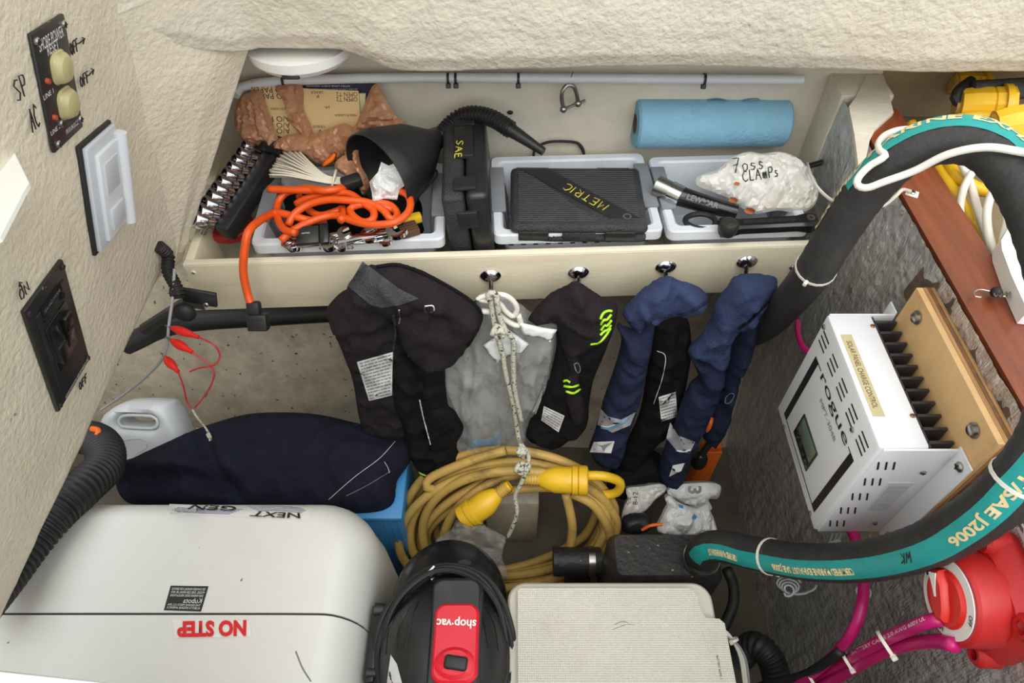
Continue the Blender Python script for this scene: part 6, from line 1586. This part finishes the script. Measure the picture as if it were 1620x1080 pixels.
splug([(1506, 132, 1.12), (1560, 136, 1.12)], .020, 'yellow shore power plug tucked behind the black strap')
m = frame(W(1580, 142, 1.02), (1, .1, 0), (0, .6, .8))
t = thing('black_bar', 'worn black rubber bar across the yellow plugs', 'bar', m.translation - Vector((0, 0, .02)))
mesh_obj('bar', G().box((.18, .030, .022), m @ T(.045, 0, 0), .006), 'muffler', t)
mesh_obj('bar_end', G().tube([W(1536, 128, 1.03), W(1518, 142, 1.02), W(1512, 155, 1.02), W(1520, 163, 1.02)], .008, 10, step=.006), 'rubber', t)
# shock cord hook
t = thing('shock_cord_hook', 'small wire hook with coiled spring on the mahogany plank', 'hook', WZ(1570, 466, .87))
mesh_obj('hook', G().tube([WZ(1568, 461, .876), WZ(1550, 458, .876), WZ(1541, 462, .876), WZ(1543, 469, .876), WZ(1552, 470, .876)], .0011, 6, step=.003), 'steel', t)
mesh_obj('spring', G().tube([WZ(1572 + 3.3 * k, 466 + 4 * (1 if k % 2 else -1), .878 + .003 * (k % 2)) for k in range(9)], .0012, 6, step=.003), 'steel', t)
mesh_obj('ball', G().sphere(WZ(1576, 462, .877), .0065, 8), 'rubber', t)

# red battery switch
by, bz_ = .247, .728
sw = frame((.510, by, bz_), (0, -1, 0), (0, 0, 1))
sw = frame((.510, by, bz_), (0, -1, .0), (0, .0, 1))
t = thing('battery_switch', 'red round battery switch with white dial ring on the foil wall', 'switch', (.50, by, bz_ - .06))
mesh_obj('base', G().loft([rr_ring(0, 0, .112, .112, .020, -.010), rr_ring(0, 0, .112, .112, .020, .006), rr_ring(0, 0, .094, .094, .030, .022)], sw), 'red_switch', t)
mesh_obj('body', G().lathe([(.050, .0), (.048, .046), (.0475, .050), (.045, .053), (.0001, .053)], sw, 48, cap=False), 'red_switch', t)
for sx in (-1, 1):
    for sy in (-1, 1):
        lg = mesh_obj('mount_lug', G().lathe([(.015, 0), (.014, .020), (.010, .024), (.0065, .024), (.0065, .008), (.0001, .008)], sw @ T(sx * .043, sy * .043, 0), 20, cap=False), 'red_switch', t)
rg = mesh_obj('dial_ring', G().lathe([(.0305, .0532), (.0415, .0532), (.0415, .0545), (.0305, .0545), (.0305, .0532)], sw, 48, cap=False), 'white_paint', t, label='white dial ring')
kn = mesh_obj('knob', G().lathe([(.0305, .050), (.0305, .056), (.028, .059), (.0001, .060)], sw, 40, cap=False), 'red_knob', t)
mesh_obj('knob_grip', G().loft([[Vector((x * s_, y * s_, z)) for x, y in ((-.030, -.006), (-.016, -.012), (.012, -.010), (.024, -.005), (.024, .005), (.012, .010), (-.016, .012), (-.030, .006))] for z, s_ in ((.056, 1.0), (.064, .95), (.067, .80))], sw @ RZ(-28)), 'red_knob', kn)
mesh_obj('pointer', G().prism([(-.026, -.006), (-.010, -.002), (-.002, -.0012), (-.002, .0012), (-.010, .002), (-.026, .006)], .001, sw @ RZ(-28) @ T(0, 0, .0668)), 'white_paint', kn)
letters('lettering', 'OFF', sw @ T(.030, .022, .0548) @ RZ(-50), .011, .0055, 'text_black', rg, bold=.02)
letters('lettering', 'ON', sw @ T(.020, -.030, .0548) @ RZ(40), .008, .0055, 'text_black', rg, bold=.02)
letters('lettering', '1', sw @ T(-.033, -.016, .0548), .003, .0055, 'text_black', rg)
lb = frame((.513, .215, .800), (0, -1, 0), (0, 0, 1))
t = thing('label_tape', 'white label tape stuck above the red battery switch', 'label', (.515, .215, .79))
mesh_obj('tape', G().box((.16, .011, .002), lb, .0004), 'decal', t)
letters('lettering', 'GENERATOR 12 V', lb @ T(.0, 0, .0014), .110, .0065, 'text_grey', t)

# magenta battery cables along the foil wall
def mag(pts, r, lab, txt=False):
    t_ = thing('battery_cable', lab, 'cable', W(*pts[-1]), 'magenta battery cables')
    P = [W(*p) for p in pts]
    mesh_obj('cable', G().tube(P, r, 14, step=.008), 'magenta', t_, 180)
    if txt:
        mesh_obj('lettering', drape_text(t_, 'BATTERY CABLE 2/0 AWG 600V UL', [(1345, 1030), (1462, 974), (1464, 980), (1347, 1036)], .0006), 'text_white', t_, 180)
mag([(1490, 978, .72), (1462, 985, .735), (1420, 1002, .79), (1375, 1024, .86), (1330, 1052, .95), (1290, 1075, 1.02), (1240, 1100, 1.10)], .0075, 'magenta battery cable with white print leaving the switch', True)
mag([(1510, 1020, .70), (1480, 1014, .735), (1440, 1018, .79), (1395, 1032, .85), (1345, 1060, .93), (1300, 1085, 1.0)], .0078, 'plain magenta battery cable, lower of the pair at the switch')
mag([(1345, 830, .92), (1352, 850, .92), (1360, 880, .92), (1366, 920, .90), (1362, 965, .88), (1345, 1005, .89), (1315, 1040, .95), (1280, 1070, 1.0), (1230, 1105, 1.08)], .0072, 'magenta battery cable coming down from the charge controller')
cable('battery_cable_red', 'short magenta cable curving behind the charge controller', [(1262, 508, 1.10), (1263, 530, 1.06), (1270, 548, 1.02), (1285, 560, 1.0)], .0045, 'magenta')
cable('earth_cable', 'black cable tied beside the magenta battery cables', [(1330, 1030, .91), (1295, 1055, .97), (1265, 1070, 1.02), (1225, 1078, 1.08), (1190, 1090, 1.12)], .0065, 'rubber')
for (u, v, tt, d, lab) in ((1340, 1042, .925, (-.7, -.2, -.5), 'white cable tie round all three magenta cables'), (1402, 1020, .815, (-.6, -.2, -.4), 'white cable tie round the two magenta cables by the switch'), (1366, 936, .895, (0, 0, 1), 'white cable tie on the magenta cable below the hose'), (1288, 1074, 1.0, (-.6, -.2, -.5), 'white cable tie where the magenta cables leave along the wall')):
    p = W(u, v, tt); ziptie('cable_tie', lab, p, Vector(d), .016 if tt != .895 else .008, None, 'cable_white', (-.3, -1, .3), .007)
# thin white signal wires
for k in range(4):
    cable('signal_wire', 'thin pale wire, %s in the loose coil under the hose' % ['outer turn', 'second turn', 'third turn', 'inner turn'][k], [(1255 + 25 * math.cos(a) * (1 - .16 * k) + 12 * math.cos(a * .5), 925 + 13 * math.sin(a) * (1 - .1 * k) + 3 * k, .985 - .006 * k) for a in [i * .6 + k for i in range(11)]], .0016, 'cable_grey', 'wire', 'pale wires under the hose')
for k in range(3):
    cable('signal_wire', 'thin pale wire, %s running up beside the controller' % ['left', 'middle', 'right'][k] if False else ['thin pale wire hugging the foil below the controller', 'thin pale wire crossing the loose coil by the controller', 'thin pale wire with a curl by the plywood pad'][k], [(1318 + 7 * k, 842, .93), (1312 + 6 * k, 858, .935), (1300 + 5 * k, 872, .94), (1322 + 3 * k, 868, .925), (1328, 858 - 2 * k, .925), (1310, 860, .93)], .0015, 'cable_grey', 'wire', 'pale wires under the hose')
for k in range(3):
    cable('signal_wire', ['pale wire along the beige box, nearest its lid', 'pale wire along the beige box, middle one', 'grey wire along the beige box, outermost'][k], [(1128, 990 + 4 * k, 1.05), (1150, 1000 + 3 * k, 1.05), (1163 + 2 * k, 1020, 1.06), (1172 + 4 * k, 1045, 1.07), (1178 + 4 * k, 1090, 1.08)], .0022, 'cable_white' if k < 2 else 'cable_grey', 'wire', 'wires beside the beige box')
ziptie('cable_tie', 'white cable tie on the wires beside the beige box', W(1160, 1012, 1.055), (.3, -.8, -.4), .007, None, 'cable_white', (-.3, -1, .3), .007)
# fat black flex hose in the lower corner
t = thing('flex_hose', 'short black ribbed hose bending down in the lower right corner', 'hose', W(1215, 1060, 1.15))
mesh_obj('ribbed_tube', G().tube([W(1172, 1040, 1.22), W(1188, 1022, 1.18), W(1205, 1025, 1.16), W(1222, 1048, 1.15), W(1232, 1090, 1.15)], corr(.0225, .007, .0012), 18, step=.0018), 'rubber', t, 40)
cable('black_hose', 'thin black hose running down beside the muffler box', [(1150, 900, 1.22), (1160, 925, 1.22), (1160, 955, 1.22), (1148, 985, 1.22), (1135, 1010, 1.22)], .010, 'rubber', 'hose')
